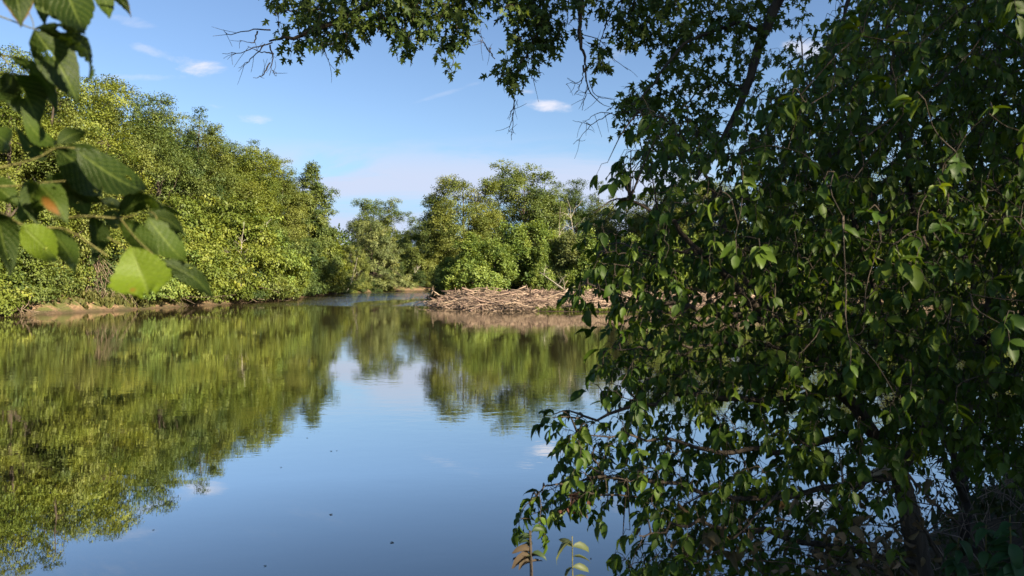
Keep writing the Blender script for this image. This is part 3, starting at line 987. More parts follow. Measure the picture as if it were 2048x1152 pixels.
r2_ = np.random.default_rng(3)
gxs, gys = r2_.uniform(2.2, 26, 2600), r2_.uniform(66, 72, 2600)
k = (sdist(LAND_BAR, gxs, gys) > -.1) & (sdist(LAND_BAR, gxs, gys) < 1.6)
tufts('bar_grass', gxs[k], gys[k], .12, .34, (.10, .125, .025), 'low bright green grass along the water edge of the gravel bar', 4, width=.3)
n = 9000
yy = r2_.uniform(55, 160, n)
xx = np.interp(yy, LAND_FAR[1:11, 1], LAND_FAR[1:11, 0]) - r2_.uniform(.6, 5, n) ** 1.1
k = ~((yy > 64) & (yy < 71) & (r2_.uniform(0, 1, n) < .85))
xx, yy = xx[k], yy[k]
tufts('bank_ground_cover', xx, yy, .2, .8, (.085, .09, .025), 'dry and green weeds covering the left mud bank', 5, width=.35, per=4)

# ------------------------------------------------------------------ the near box elder
def in_poly(poly, x, y):
    return sdist(np.asarray(poly, float), x, y)


def path_Q(nodes, n, rng, wob):
    return spline([Q(*q) for q in nodes], n, rng, wob)


def sprays(mb, twigs, C, out, rng, size, templates=LEAFLETS, pairs=(1, 3), tint_c=None, stalk=.55, hang=.5):
    """compound leaves: a stalk, one end leaflet and pairs of side leaflets, all hanging"""
    n = len(C)
    out = nrm(out)
    st = nrm(out + rng.normal(0, .35, (n, 3)) + [0, 0, -.25])
    Ls = size * rng.uniform(1.3, 2.4, n) * stalk
    P, D, N, L, T = [], [], [], [], []
    for i in range(n):
        s, e = C[i], C[i] + st[i] * Ls[i] + np.array([0, 0, -.25 * Ls[i]])
        if twigs is not None:
            twigs.tube(np.array([s, (s + e) / 2 + [0, 0, .03], e]), [.0022, .0018, .0012], 3, 0.5)
        lat = nrm(np.cross(st[i], [0, 0, 1.0]) + rng.normal(0, .15, 3))
        upn = nrm(np.cross(lat, st[i]))
        if upn[2] < 0: upn = -upn
        tc_ = (rng.uniform(.1, .75) if rng.uniform() < .9 else rng.uniform(.8, 1.0)) if tint_c is None else tint_c[i]
        k = rng.integers(pairs[0], pairs[1] + 1)
        dd = nrm(st[i] + [0, 0, -hang * rng.uniform(-.2, 2.0)] + rng.normal(0, .2, 3))
        P.append(e); D.append(dd); N.append(upn + rng.normal(0, .4, 3)); L.append(size * rng.uniform(.8, 1.5)); T.append(tc_)
        for j in range(k):
            q = e - (e - s) * (.12 + .36 * j)
            for sg in (-1, 1):
                if rng.uniform() < .1: continue
                dd = nrm(st[i] * .55 + lat * sg * .75 + [0, 0, -hang * rng.uniform(-.2, 2.0)] + rng.normal(0, .2, 3))
                P.append(q); D.append(dd); N.append(upn + lat * sg * .2 + rng.normal(0, .4, 3)); L.append(size * rng.uniform(.6, 1.35)); T.append(tc_ + rng.normal(0, .06))
    P, D, N, L, T = np.array(P), np.array(D), np.array(N), np.array(L), np.clip(np.array(T), 0, 1)
    which = rng.integers(0, len(templates), len(P))
    for q in range(len(templates)):
        s = which == q
        mb.stamp(templates[q], P[s], D[s], N[s], L[s], T[s])


def foliage_fill(twigs, skel, region, depth, count, rng, density=None):
    """points inside a region of the tree's own volume, each joined by a twig to the nearest limb"""
    reg = np.asarray(region, float)
    lo, hi = reg.min(0), reg.max(0)
    U, V = rng.uniform(lo[0], hi[0], count * 6), rng.uniform(lo[1], hi[1], count * 6)
    s = in_poly(reg, U, V)
    ok = s > 4
    if density is not None:
        ok &= rng.uniform(0, 1, len(U)) < density(U, V, s)
    U, V = U[ok][:count], V[ok][:count]
    d = rng.uniform(depth[0], depth[1], len(U))
    C = np.array([Q(u, v, q) for u, v, q in zip(U, V, d)])
    C = C[C[:, 2] > np.maximum(ground_z(C[:, 0], C[:, 1]), 0) + .12]
    out = np.zeros_like(C)
    d0 = np.array([((skel - c) ** 2).sum(1).min() for c in C])
    order = np.argsort(d0)
    C = C[order]
    net = np.zeros((len(skel) + 3 * len(C), 3))
    net[:len(skel)] = skel
    m = len(skel)
    for i, c in enumerate(C):
        dd = ((net[:m] - c) ** 2).sum(1)
        s = net[np.argmin(dd)]
        out[i] = c - s
        L = math.sqrt(dd.min())
        if twigs is not None and L < 1.4:
            tp = spline([s, (s + c) / 2 + rng.normal(0, .10 * L, 3) + [0, 0, .06 * L], c], 6)
            twigs.tube(tp, np.linspace(.0022 + .004 * L, .0016, 6), 3)
            net[m:m + 3] = tp[[2, 4, 5]]
            m += 3
    return C, out


rng = np.random.default_rng(2024)
gx_, gy_, _ = Q(1850, 1230, 4.6)
be = empty('box_elder_tree', (gx_, gy_, float(ground_z(gx_, gy_))))
tag(be, 'large shaded box elder leaning over the water, filling the right side', 'tree')
OFF = np.array([gx_, gy_, float(ground_z(gx_, gy_))])
LIMBS = [
    [(1800, 940, 4.6), (1740, 850, 4.5), (1690, 785, 4.4), (1620, 710, 4.3), (1560, 650, 4.2), (1480, 580, 4.1), (1400, 500, 4.0), (1330, 440, 3.9), (1255, 400, 3.8)],
    [(1800, 935, 4.6), (1850, 860, 4.8), (1910, 780, 4.9), (1960, 690, 5.0), (1990, 560, 5.0), (2015, 400, 5.0), (2050, 200, 5.0), (2080, 20, 5.1)],
    [(1560, 650, 4.2), (1490, 560, 4.3), (1440, 425, 4.4), (1400, 330, 4.4), (1330, 240, 4.4), (1270, 225, 4.3)],
    [(1440, 425, 4.4), (1452, 330, 4.4), (1456, 250, 4.4)],
    [(1800, 945, 4.6), (1735, 960, 4.35), (1690, 972, 4.2), (1500, 1000, 4.0), (1300, 960, 3.9), (1160, 960, 3.8), (1065, 985, 3.7)],
    [(1690, 785, 4.4), (1500, 800, 4.2), (1350, 790, 4.0), (1200, 835, 3.9), (1105, 835, 3.8)],
    [(1560, 650, 4.2), (1400, 620, 4.0), (1280, 600, 3.9), (1165, 572, 3.8)],
    [(1850, 860, 4.8), (1760, 600, 5.0), (1690, 400, 5.0), (1620, 200, 5.1), (1600, 60, 5.2)],
    [(1910, 780, 4.9), (1850, 500, 4.6), (1800, 250, 4.6), (1780, 20, 4.7), (1770, -120, 4.8)],
    [(1740, 850, 4.5), (1600, 900, 4.2), (1450, 900, 3.9), (1320, 880, 3.8), (1160, 870, 3.7)],
    [(1838, 1130, 4.6), (1600, 1080, 4.0), (1400, 1050, 3.7), (1275, 1070, 3.5)],
    [(1960, 690, 5.0), (2060, 620, 4.6), (2200, 560, 4.4)],
    [(1620, 710, 4.3), (1500, 690, 4.0), (1330, 690, 3.8), (1215, 700, 3.7)],
    [(1400, 500, 4.0), (1300, 510, 3.9), (1200, 505, 3.8)],
]
tb = MB()
tb.tube(path_Q([(1862, 1300, 4.6), (1840, 1130, 4.6), (1815, 1010, 4.6), (1797, 945, 4.6)], 40, rng, .0015) - OFF, np.linspace(.076, .050, 40) * (1 + rng.normal(0, .035, 40)), 14)
mesh_obj('trunk', tb.mesh('box_elder_trunk', M_BARK, True), be)
skel = []
for k, nodes in enumerate(LIMBS):
    pp = path_Q(nodes, 22, rng, .010)
    skel.append(pp)
    r0 = (.046, .042, .020, .010, .024, .022, .020, .026, .024, .022, .022, .02, .014, .011)[k]
    a = MB()
    a.tube(pp - OFF, r0 * np.linspace(1, .12, 22), 7)
    mesh_obj('limb', a.mesh('box_elder_limb', M_BARK, True), be)
skel = np.concatenate(skel)
MAIN = [(1010, 1030), (1060, 985), (1115, 940), (1125, 870), (1080, 835), (1095, 800), (1190, 828), (1240, 815), (1180, 775), (1195, 700), (1225, 660), (1212, 612),
        (1150, 590), (1128, 582), (1145, 556), (1190, 520), (1150, 470), (1180, 405), (1235, 420), (1262, 380), (1205, 330), (1255, 280), (1222, 225), (1290, 185), (1360, 205), (1450, 215), (1520, 160),
        (1590, 105), (1640, 50), (1700, -40), (1750, -160), (2300, -160), (2300, 900), (2080, 960), (1900, 960), (1780, 980), (1800, 1180), (1240, 1180), (1230, 1110), (1300, 1060), (1240, 1005), (1130, 1035), (1060, 1075)]


def dens(u, v, s):
    d = np.clip(.22 + s / 90.0, .22, 1.0)
    low = (v > 760) & (u > 1380)
    d = np.where(low, d * .9, d)
    d = np.where((v > 930) & (u > 1560), d * .62, d)
    d = np.where((u < 1420) & (v < 460), d * .62, d)
    return d


tw, lf = MB(), MB()
C, out = foliage_fill(tw, skel, MAIN, (3.5, 5.6), 6600, rng, dens)
sprays(lf, tw, C, out + [-.15, -.1, -.1], rng, .057)
# sprays at the ends of the limbs make the ragged left outline
TIPS = [(1062, 1000), (1085, 985), (1110, 975), (1100, 832), (1125, 822), (1150, 842), (1172, 850), (1150, 880), (1170, 910), (1150, 940), (1200, 960), (1235, 835), (1215, 325), (1240, 345), (1262, 300), (1285, 235), (1310, 225), (1340, 225), (1365, 250),
        (1190, 425), (1215, 430), (1185, 475), (1210, 490), (1235, 500), (1190, 525), (1150, 580), (1172, 570), (1200, 585), (1240, 600), (1212, 650), (1235, 690), (1205, 735), (1195, 770), (1230, 770), (1260, 1060), (1290, 1040),
        (1245, 1085), (1320, 1060), (1270, 385), (1300, 340), (1330, 300), (1245, 405), (1180, 990), (1215, 1000), (1140, 995)]
Ct = np.array([Q(u, v, rng.uniform(3.6, 4.2)) for u, v in TIPS])
ot = np.array([c - skel[np.argmin(((skel - c) ** 2).sum(1))] for c in Ct]) * .3 + [-.25, 0, -.1]
for c in Ct:
    s = skel[np.argmin(((skel - c) ** 2).sum(1))]
    tw.tube(spline([s, (s + c) / 2 + [0, 0, .03], c], 6), np.linspace(.006, .002, 6), 4)
sprays(lf, tw, Ct, ot, rng, .074)
C, out = foliage_fill(tw, skel, [(1440, 330), (1560, 160), (1720, -60), (2250, -100), (2250, 760), (1900, 820), (1600, 760), (1440, 620)], (2.7, 3.6), 95, rng)
sprays(lf, tw, C, out + [-.1, -.05, -.1], rng, .064)
for q in (tw, lf):
    q.v = [vv - OFF.astype(np.float32) for vv in q.v]
mesh_obj('twigs', tw.mesh('box_elder_twigs', M_BARK), be)
mesh_obj('foliage', lf.mesh('box_elder_foliage', M_SHRUB, True), be, (.060, .106, .011))

# the slender tree behind it
rng = np.random.default_rng(31)
gx_, gy_, _ = Q(1932, 1060, 6.4)
OFF = np.array([gx_, gy_, float(ground_z(gx_, gy_))])
b2 = empty('box_elder_tree', OFF)
tag(b2, 'slender upright tree with a forked thin trunk behind the leaning box elder', 'tree')
tb = MB()
L2 = [[(1932, 1100, 6.4), (1930, 960, 6.4), (1938, 780, 6.4), (1950, 560, 6.4), (1945, 300, 6.5), (1960, 40, 6.6), (1970, -200, 6.7)],
      [(1930, 985, 6.4), (1900, 900, 6.2), (1885, 870, 6.1), (1850, 700, 6.3), (1780, 480, 6.5), (1700, 250, 6.6), (1660, 100, 6.8)],
      [(1950, 560, 6.4), (2030, 420, 6.2), (2120, 250, 6.0)], [(1938, 780, 6.4), (2010, 690, 6.6), (2110, 640, 6.8)],
      [(1950, 560, 6.4), (1850, 350, 7.0), (1750, 160, 7.3), (1720, 20, 7.4)], [(1938, 780, 6.4), (1800, 640, 6.9), (1650, 560, 7.2), (1560, 520, 7.3)],
      [(1945, 300, 6.5), (2060, 120, 6.8), (2200, 0, 7.0)]]
skel = []
for k, nodes in enumerate(L2):
    pp = path_Q(nodes, 22, rng, .012)
    skel.append(pp)
    tb.tube(pp - OFF, (.05, .034, .02, .02, .022, .02, .02)[k] * np.linspace(1, .15, 22), 8)
mesh_obj('trunk', tb.mesh('slender_trunk', M_BARK, True), b2)
skel = np.concatenate(skel)
tw, lf = MB(), MB()
REG2 = [(1480, 640), (1430, 480), (1500, 330), (1560, 200), (1640, 60), (1700, -160), (2300, -160), (2300, 760), (1990, 740), (1900, 760), (1700, 740)]
C, out = foliage_fill(tw, skel, REG2, (5.6, 7.8), 3200, rng, lambda u, v, s: np.clip(.3 + s / 120, .3, 1))
sprays(lf, tw, C, out + [0, -.1, -.1], rng, .058)
for q in (tw, lf):
    q.v = [vv - OFF.astype(np.float32) for vv in q.v]
mesh_obj('twigs', tw.mesh('slender_twigs', M_BARK), b2)
mesh_obj('foliage', lf.mesh('slender_foliage', M_SHRUB, True), b2, (.066, .102, .011))

# ------------------------------------------------------------------ the overhanging maple
rng = np.random.default_rng(8)
OFF = np.array([6.6, 2.2, float(ground_z(6.6, 2.2))])
mp = empty('maple_tree', OFF)
tag(mp, 'silver maple whose dark limbs and star shaped leaves hang from the top of the view', 'tree')
HUB = np.array([5.0, 3.4, 8.6])
tb = MB()
tb.tube(spline([OFF - [0, 0, .4], OFF + [-.2, .2, 3.0], OFF + [-.9, .8, 5.6], HUB, HUB + [-1.5, .6, 4.0]], 20, rng, .02) - OFF, np.linspace(.30, .10, 20), 10)
mesh_obj('trunk', tb.mesh('maple_trunk', M_BARK, True), mp)
MLIMBS = [
    ([HUB, Q(1720, -330, 7.2), Q(1585, -60, 7.0), Q(1530, 60, 7.0), Q(1492, 175, 7.0), Q(1440, 290, 7.0), Q(1390, 360, 6.9)], .075, .018),
    ([Q(1530, 58, 7.0), Q(1470, 50, 7.0), Q(1400, 72, 6.9), Q(1340, 120, 6.8), Q(1290, 190, 6.7), Q(1255, 225, 6.7)], .024, .004),
    ([HUB, Q(1450, -420, 7.4), Q(1100, -200, 7.4), Q(860, -60, 7.4), Q(700, 30, 7.3), Q(590, 72, 7.2), Q(540, 85, 7.2)], .070, .008),
    ([Q(1250, -280, 7.4), Q(1180, -80, 7.0), Q(1160, 60, 7.0), Q(1168, 120, 7.0), Q(1172, 160, 7.0)], .03, .006),
    ([Q(1300, -300, 7.4), Q(1130, -60, 7.2), Q(1075, 60, 7.1), Q(1050, 115, 7.1), Q(1000, 160, 7.0)], .028, .004),
    ([Q(960, -120, 7.4), Q(820, -20, 7.2), Q(775, 25, 7.1), Q(755, 65, 7.1)], .016, .004),
    ([Q(860, -60, 7.4), Q(830, 20, 7.3), Q(822, 70, 7.3), Q(815, 110, 7.2)], .012, .003),
    ([Q(960, -120, 7.4), Q(925, 0, 7.2), Q(910, 70, 7.2), Q(905, 140, 7.2)], .010, .003),
    ([Q(1400, -350, 7.4), Q(1300, -100, 7.2), Q(1270, 0, 7.2), Q(1255, 70, 7.2)], .02, .004),
    ([Q(1260, -30, 7.2), Q(1225, 25, 7.1), Q(1205, 60, 7.1), Q(1195, 130, 7.1)], .008, .003),
    ([Q(1720, -330, 7.2), Q(1420, -60, 7.4), Q(1380, 40, 7.4), Q(1350, 110, 7.4)], .02, .004),
    ([Q(1492, 175, 7.0), Q(1420, 170, 7.1), Q(1350, 230, 7.1), Q(1300, 300, 7.1)], .012, .003),
    ([Q(700, 30, 7.3), Q(640, 20, 7.4), Q(580, 20, 7.4), Q(545, 30, 7.4)], .014, .003),
    ([HUB, Q(1800, -200, 8.2), Q(1680, 60, 8.6), Q(1620, 200, 8.8), Q(1560, 330, 8.9)], .04, .006),
    ([HUB, Q(2000, -150, 8.4), Q(1900, 60, 8.8), Q(1820, 260, 9.0), Q(1760, 380, 9.0)], .04, .006),
    ([HUB, Q(2200, -100, 8.0), Q(2150, 80, 8.4), Q(2080, 300, 8.6)], .04, .006),
]
skel = []
for pts, ra, rb in MLIMBS:
    pp = spline(pts, 26, rng, .010)
    skel.append(pp)
    a = MB()
    a.tube(pp - OFF, np.linspace(ra, rb, 26), 7)
    mesh_obj('limb', a.mesh('maple_limb', M_BARK, True), mp)
skel = np.concatenate(skel)
tw, lf = MB(), MB()


def maple_clump(region, depth, count, size, seed, dens_=None, per=6):
    rng = np.random.default_rng(seed)
    C, out = foliage_fill(tw, skel, region, depth, count, rng, dens_)
    n = len(C)
    idx = np.repeat(np.arange(n), per)
    m = len(idx)
    off = rng.normal(0, size * .75, (m, 3)) + [0, 0, -size * .3]
    P = C[idx] + off * .7
    D = nrm(off + nrm(out[idx] + .001) * size * .4 + [0, 0, -size * 1.0])
    N = nrm(rng.normal(0, .6, (m, 3)) + [0, -.25, .55])
    T = np.clip(rng.uniform(.2, .8, n)[idx] + rng.normal(0, .1, m), 0, 1)
    for i in range(m):
        if i % 2 == 0:
            tw.tube(np.array([C[idx[i]], P[i]]), [.0016, .0009], 3)
    w_ = rng.integers(0, 4, m)
    for q in range(4):
        s = w_ == q
        lf.stamp(MAPLES[q], P[s], D[s], N[s], size * rng.uniform(.75, 1.25, m)[s], T[s])


MS = .080
for i, (reg, n, dep) in enumerate([
        ([(535, -60), (538, 45), (575, 112), (610, 104), (640, 92), (662, 108), (705, 112), (720, 60), (770, 52), (790, -60)], 120, (6.9, 7.7)),
        ([(770, -60), (772, 52), (790, 100), (808, 122), (830, 78), (868, 74), (900, 60), (905, -60)], 78, (6.9, 7.6)),
        ([(868, 90), (900, 60), (930, 62), (925, 85), (905, 102), (888, 104)], 9, (7.1, 7.3)),
        ([(885, 128), (905, 126), (918, 145), (900, 148)], 3, (7.1, 7.2)),
        ([(890, -60), (900, 60), (935, 64), (955, 40), (970, -60)], 34, (7, 7.5)),
        ([(1000, 55), (1012, -60), (1145, -60), (1135, 60), (1098, 128), (1060, 135), (1040, 165), (985, 178), (968, 166), (995, 118), (1030, 90)], 105, (6.9, 7.5)),
        ([(1130, -60), (1150, 25), (1150, 70), (1160, 70), (1168, 15), (1215, 30), (1215, -60)], 30, (6.9, 7.3)),
        ([(1192, 88), (1212, 85), (1210, 112), (1195, 105)], 4, (7.0, 7.2)),
        ([(1188, 118), (1215, 115), (1212, 138), (1190, 138)], 5, (7.0, 7.2)),
        ([(960, -60), (975, 20), (1010, 10), (1015, -60)], 10, (7, 7.5)),
        ([(1235, -60), (1226, 70), (1240, 82), (1290, 95), (1330, 60), (1360, -60)], 62, (6.9, 7.5)),
        ([(1340, -60), (1310, 120), (1255, 190), (1225, 215), (1240, 235), (1300, 215), (1370, 190), (1470, 210), (1530, 120), (1600, -60)], 185, (6.7, 7.9)),
        ([(1250, 190), (1235, 250), (1270, 300), (1330, 400), (1430, 330), (1460, 200), (1380, 180)], 70, (6.8, 7.8)),
        ([(1540, -100), (1490, 330), (1560, 480), (1760, 480), (2200, 420), (2250, -160), (1600, -160)], 420, (8.2, 9.6))]):
    maple_clump(reg, dep, int(n * 1.25), MS, 100 + i)
for q in (tw, lf):
    q.v = [vv - OFF.astype(np.float32) for vv in q.v]
mesh_obj('twigs', tw.mesh('maple_twigs', M_BARK), mp)
mesh_obj('foliage', lf.mesh('maple_foliage', M_MAPLE, True), mp, (.066, .104, .019))
# the maple's upper crown, unseen above the view, put in to shade the near side
rng = np.random.default_rng(17)
uc = MB()
nC = 150
cc = np.stack([rng.uniform(-4, 12, nC), rng.uniform(-7, 9, nC), rng.uniform(0, 1, nC)], 1)
cc = cc[.60 * cc[:, 0] + .80 * cc[:, 1] > 2.6]  # crown cut open here to let sun reach the close leaves
nC = len(cc)
cc[:, 2] = np.maximum(3.6 + .42 * np.maximum(cc[:, 1], 0) + 2.6, 7.0) + cc[:, 2] * 6.0
n = nC * 60
idx = np.repeat(np.arange(nC), 60)
P = cc[idx] + rng.normal(0, .5, (n, 3))
uc.stamp(MAPLES[0], P - OFF, rng.normal(0, 1, (n, 3)) + [0, 0, -.5], rng.normal(0, .6, (n, 3)) + [0, 0, 1], .16 * rng.uniform(.8, 1.2, n), rng.uniform(.2, .8, n))
mesh_obj('shading_crown', uc.mesh('maple_shading_crown', M_MAPLE), mp, (.045, .078, .02))
# dead hanging twigs
DEAD = [[(545, 85), (510, 95), (480, 105), (445, 108)], [(530, 88), (500, 120), (478, 135)], [(540, 90), (545, 120), (540, 150)], [(541, 125), (525, 150), (508, 157)], [(541, 60), (500, 60), (460, 68), (447, 60)],
        [(515, 62), (505, 85), (480, 80)], [(548, 108), (520, 103), (495, 92)], [(545, 140), (552, 152)],
        [(1035, 150), (1030, 190), (1025, 240), (1022, 282)], [(1030, 200), (1018, 240)], [(1028, 225), (1015, 268)],
        [(1172, 130), (1160, 160), (1130, 170)], [(1172, 130), (1175, 175), (1200, 205), (1220, 215)], [(1165, 155), (1150, 190)], [(1175, 175), (1165, 220)], [(1178, 160), (1190, 190), (1230, 200)],
        [(1168, 70), (1200, 80), (1225, 115), (1255, 142)], [(1195, 80), (1180, 105)], [(1225, 225), (1190, 245), (1170, 265), (1148, 290)], [(1235, 232), (1200, 225), (1165, 245)], [(1180, 250), (1155, 243)],
        [(990, 118), (970, 90), (955, 60)], [(980, 105), (962, 80)], [(978, 95), (985, 112)], [(1210, 20), (1240, -10)], [(1226, 45), (1245, 10), (1240, -20)], [(755, 65), (765, 20), (790, -10)], [(1290, 60), (1250, 35), (1215, 28)],
        [(640, 80), (655, 115), (660, 128)], [(1075, 130), (1082, 150)], [(1060, 150), (1072, 165)]]
for k, pl in enumerate(DEAD):
    dpt = 7.1
    pp = spline([Q(u, v, dpt) for u, v in pl], 12, rng, .005)
    dt = MB()
    dt.tube(pp - OFF, np.linspace(.008 if k < 7 or k == 12 else .005, .0022, 12), 4)
    for j in range(3):
        q = pp[rng.integers(3, 11)]
        dd = rng.normal(0, .08, 3) + (pp[-1] - pp[0]) * .12 + [0, 0, -.04]
        dt.tube(spline([q - OFF, q + dd * .5 - OFF + rng.normal(0, .006, 3), q + dd - OFF], 5), np.linspace(.0028, .0016, 5), 3)
    mesh_obj('dead_twig', dt.mesh('maple_dead_twig', M_BARK), mp)


# ------------------------------------------------------------------ the leaves close to the lens, top left
def close_leaf(name, parent, OFF, base, tip, width, depth, color, roll=0.0, arch=.12, fold=.18, shape='ovate', scorch=0, teeth=.022, seed=0):
    """one broad leaf: a curved, veined blade between two points"""
    rng = np.random.default_rng(seed)
    b3 = Q(base[0], base[1], depth)
    t3 = Q(tip[0], tip[1], depth + rng.uniform(-.03, .05))
    L = np.linalg.norm(t3 - b3)
    D = (t3 - b3) / L
    view = nrm(((b3 + t3) / 2 - CAM)[None])[0]
    S = nrm(np.cross(view, D)[None])[0]
    Nn = np.cross(D, S)
    if Nn[2] < 0 and abs(Nn[2]) > .05:
        pass
    c, s = math.cos(roll), math.sin(roll)
    S, Nn = S * c + Nn * s, -S * s + Nn * c
    W = .82 * width / F_PX * depth / max(abs(c), .25)
    nu, nv = 26, 13
    u = np.linspace(0, 1, nu)
    if shape == 'ovate': prof = np.interp(u, [0, .04, .12, .25, .40, .55, .70, .82, .91, .96, 1], [.02, .26, .64, .93, 1.0, .90, .66, .40, .20, .09, .0])
    elif shape == 'lance': prof = np.sin(math.pi * u ** .85) ** .95
    else: prof = np.interp(u, [0, .05, .15, .3, .5, .64, .74, .80, .86, .90, .95, 1], [.03, .22, .46, .70, .92, 1.0, .97, .82, .84, .62, .52, .30])
    tip_k = np.clip((u - .86) / .14, 0, 1)
    prof = prof * (1 - .45 * tip_k * (1 - tip_k) * 2)
    V = np.linspace(-1, 1, nv)
    U, VV = np.meshgrid(u, V, indexing='ij')
    edge = 1 + teeth * np.sin(U * 38 + seed) * (np.abs(VV) ** 4) + .04 * np.sin(U * 9 + seed * 2.1) * np.sign(VV)
    y = VV * prof[:, None] * W * .5 * edge
    sag = 1.5 * arch * L * (-4 * (U - .5) ** 2 + 1) * .6 - .20 * L * U ** 3 + .30 * y * np.sin(U * 2.2 + seed)
    lat = .020 * L * np.sin((U - .45 * np.abs(VV)) * 2 * math.pi * 9) * (1 - np.exp(-6 * np.abs(VV)))
    z = sag + fold * np.abs(y) + lat + .02 * L * np.sin(U * 7 + VV * 2 + seed)
    bend = .05 * L * np.sin(U * math.pi) * rng.normal(0, .6)
    if shape == 'wide': U = U + .06 * np.cos(VV * 8.2) * U ** 6
    P = b3 + D * (U * L)[..., None] + S * (y + bend)[..., None] + Nn * z[..., None]
    a = MB()
    i, j = np.meshgrid(np.arange(nu - 1), np.arange(nv - 1), indexing='ij')
    i, j = i.ravel(), j.ravel()
    F = np.stack([i * nv + j, i * nv + j + 1, (i + 1) * nv + j + 1, (i + 1) * nv + j], 1)
    fu, fv = U[i, j], VV[i, j]
    # insect holes
    keep = np.ones(len(F), bool)
    for _ in range(rng.integers(0, 3)):
        hu, hv = rng.uniform(.2, .8), rng.uniform(-.8, .8)
        keep &= ((fu - hu) ** 2 * 900 + (fv - hv) ** 2 * 60) > 1
    a.add(P.reshape(-1, 3) - OFF, F[keep], np.clip(.5 + rng.normal(0, .05, keep.sum()), 0, 1), 0, np.stack([U.ravel(), VV.ravel() * .5], 1))
    me = a.mesh('close_leaf', M_CLOSE, True, True)
    at = me.attributes.new('scorch', 'FLOAT', 'POINT')
    sc = np.zeros(U.shape)
    if scorch == 1: sc = np.clip(1.6 - 22 * ((U - .55) ** 2 + (VV - .55) ** 2 * .4), 0, .9)
    if scorch == 2: sc = np.clip((np.abs(VV) + U * .9 - 1.45) * 3, 0, .6)
    if scorch == 3: sc = np.clip(1.3 - 900 * (U - .80) ** 2 - 90 * (VV - .5) ** 2, 0, .8)
    at.data.foreach_set('value', sc.ravel().astype(np.float32))
    mesh_obj(name, me, parent, color)


def sprig(stem_paths, leaves, label, origin, depth, seed):
    OFF = Q(*origin, depth)
    e = empty('leafy_sprig', OFF)
    tag(e, label, 'leafy twig')
    a = MB()
    for pl, r_ in stem_paths:
        a.tube(spline([Q(u, v, depth * q) for u, v, q in pl], 14) - OFF, np.linspace(r_, r_ * .55, 14), 8)
    mesh_obj('stem', a.mesh('sprig_stem', M_STEM, True), e)
    for i, lv_ in enumerate(leaves):
        b_, t_, w_, dq, colr, kw = lv_
        close_leaf('leaf', e, OFF, b_, t_, w_, depth * dq, colr, seed=seed + i, **kw)


CL_SHADE, CL_MID, CL_SUN = (.025, .046, .006), (.046, .078, .008), (.115, .170, .009)  # one plant's leaves: shaded, middling and sunlit, the light put into the colour
sprig([([(-60, 10, 1), (20, 40, 1), (68, 58, 1), (78, 54, 1)], .0012), ([(-70, -70, 1), (60, -60, 1.0), (130, -70, 1), (210, -60, 1)], .0016), ([(10, -60, 1), (60, 30, 1.01), (68, 58, 1)], .0009)],
      [((68, 60), (160, 205), 92, 1.0, CL_SHADE, dict(arch=.10, roll=.15)),
       ((74, 54), (211, 142), 40, .98, CL_SHADE, dict(shape='lance', roll=1.0, arch=.16)),
       ((112, -70), (183, 84), 100, 1.0, CL_SHADE, dict(roll=.1)),
       ((45, -70), (150, 66), 88, 1.03, CL_SHADE, dict(roll=-.2)),
       ((10, -75), (44, 52), 86, .97, CL_SHADE, dict(scorch=2, roll=.1)),
       ((66, -60), (96, 52), 46, 1.04, CL_MID, dict(roll=.3)),
       ((185, -60), (226, 40), 44, 1.02, CL_MID, dict(roll=.3, shape='lance')),
       ((205, -30), (266, 25), 24, 1.0, CL_SHADE, dict(roll=.7, shape='lance', scorch=2))],
      'upper dark green leaf cluster hanging into the top left corner', (-60, -60), 1.0, 10)
sprig([([(-60, 80, 1), (0, 108, 1), (26, 148, 1), (24, 160, 1)], .0012), ([(0, 108, 1), (22, 114, 1)], .0009)],
      [((20, 113), (131, 216), 34, 1.0, CL_MID, dict(shape='lance', roll=.8)),
       ((27, 150), (80, 250), 98, 1.0, CL_SHADE, dict(roll=.15, arch=.18)),
       ((27, 150), (-30, 205), 50, .98, CL_SHADE, dict(roll=.4)),
       ((30, 150), (126, 216), 26, 1.03, CL_SHADE, dict(shape='lance', roll=.9))],
      'middle pair of drooping dark leaves against the sunny wood at far left', (-60, 80), 1.05, 40)
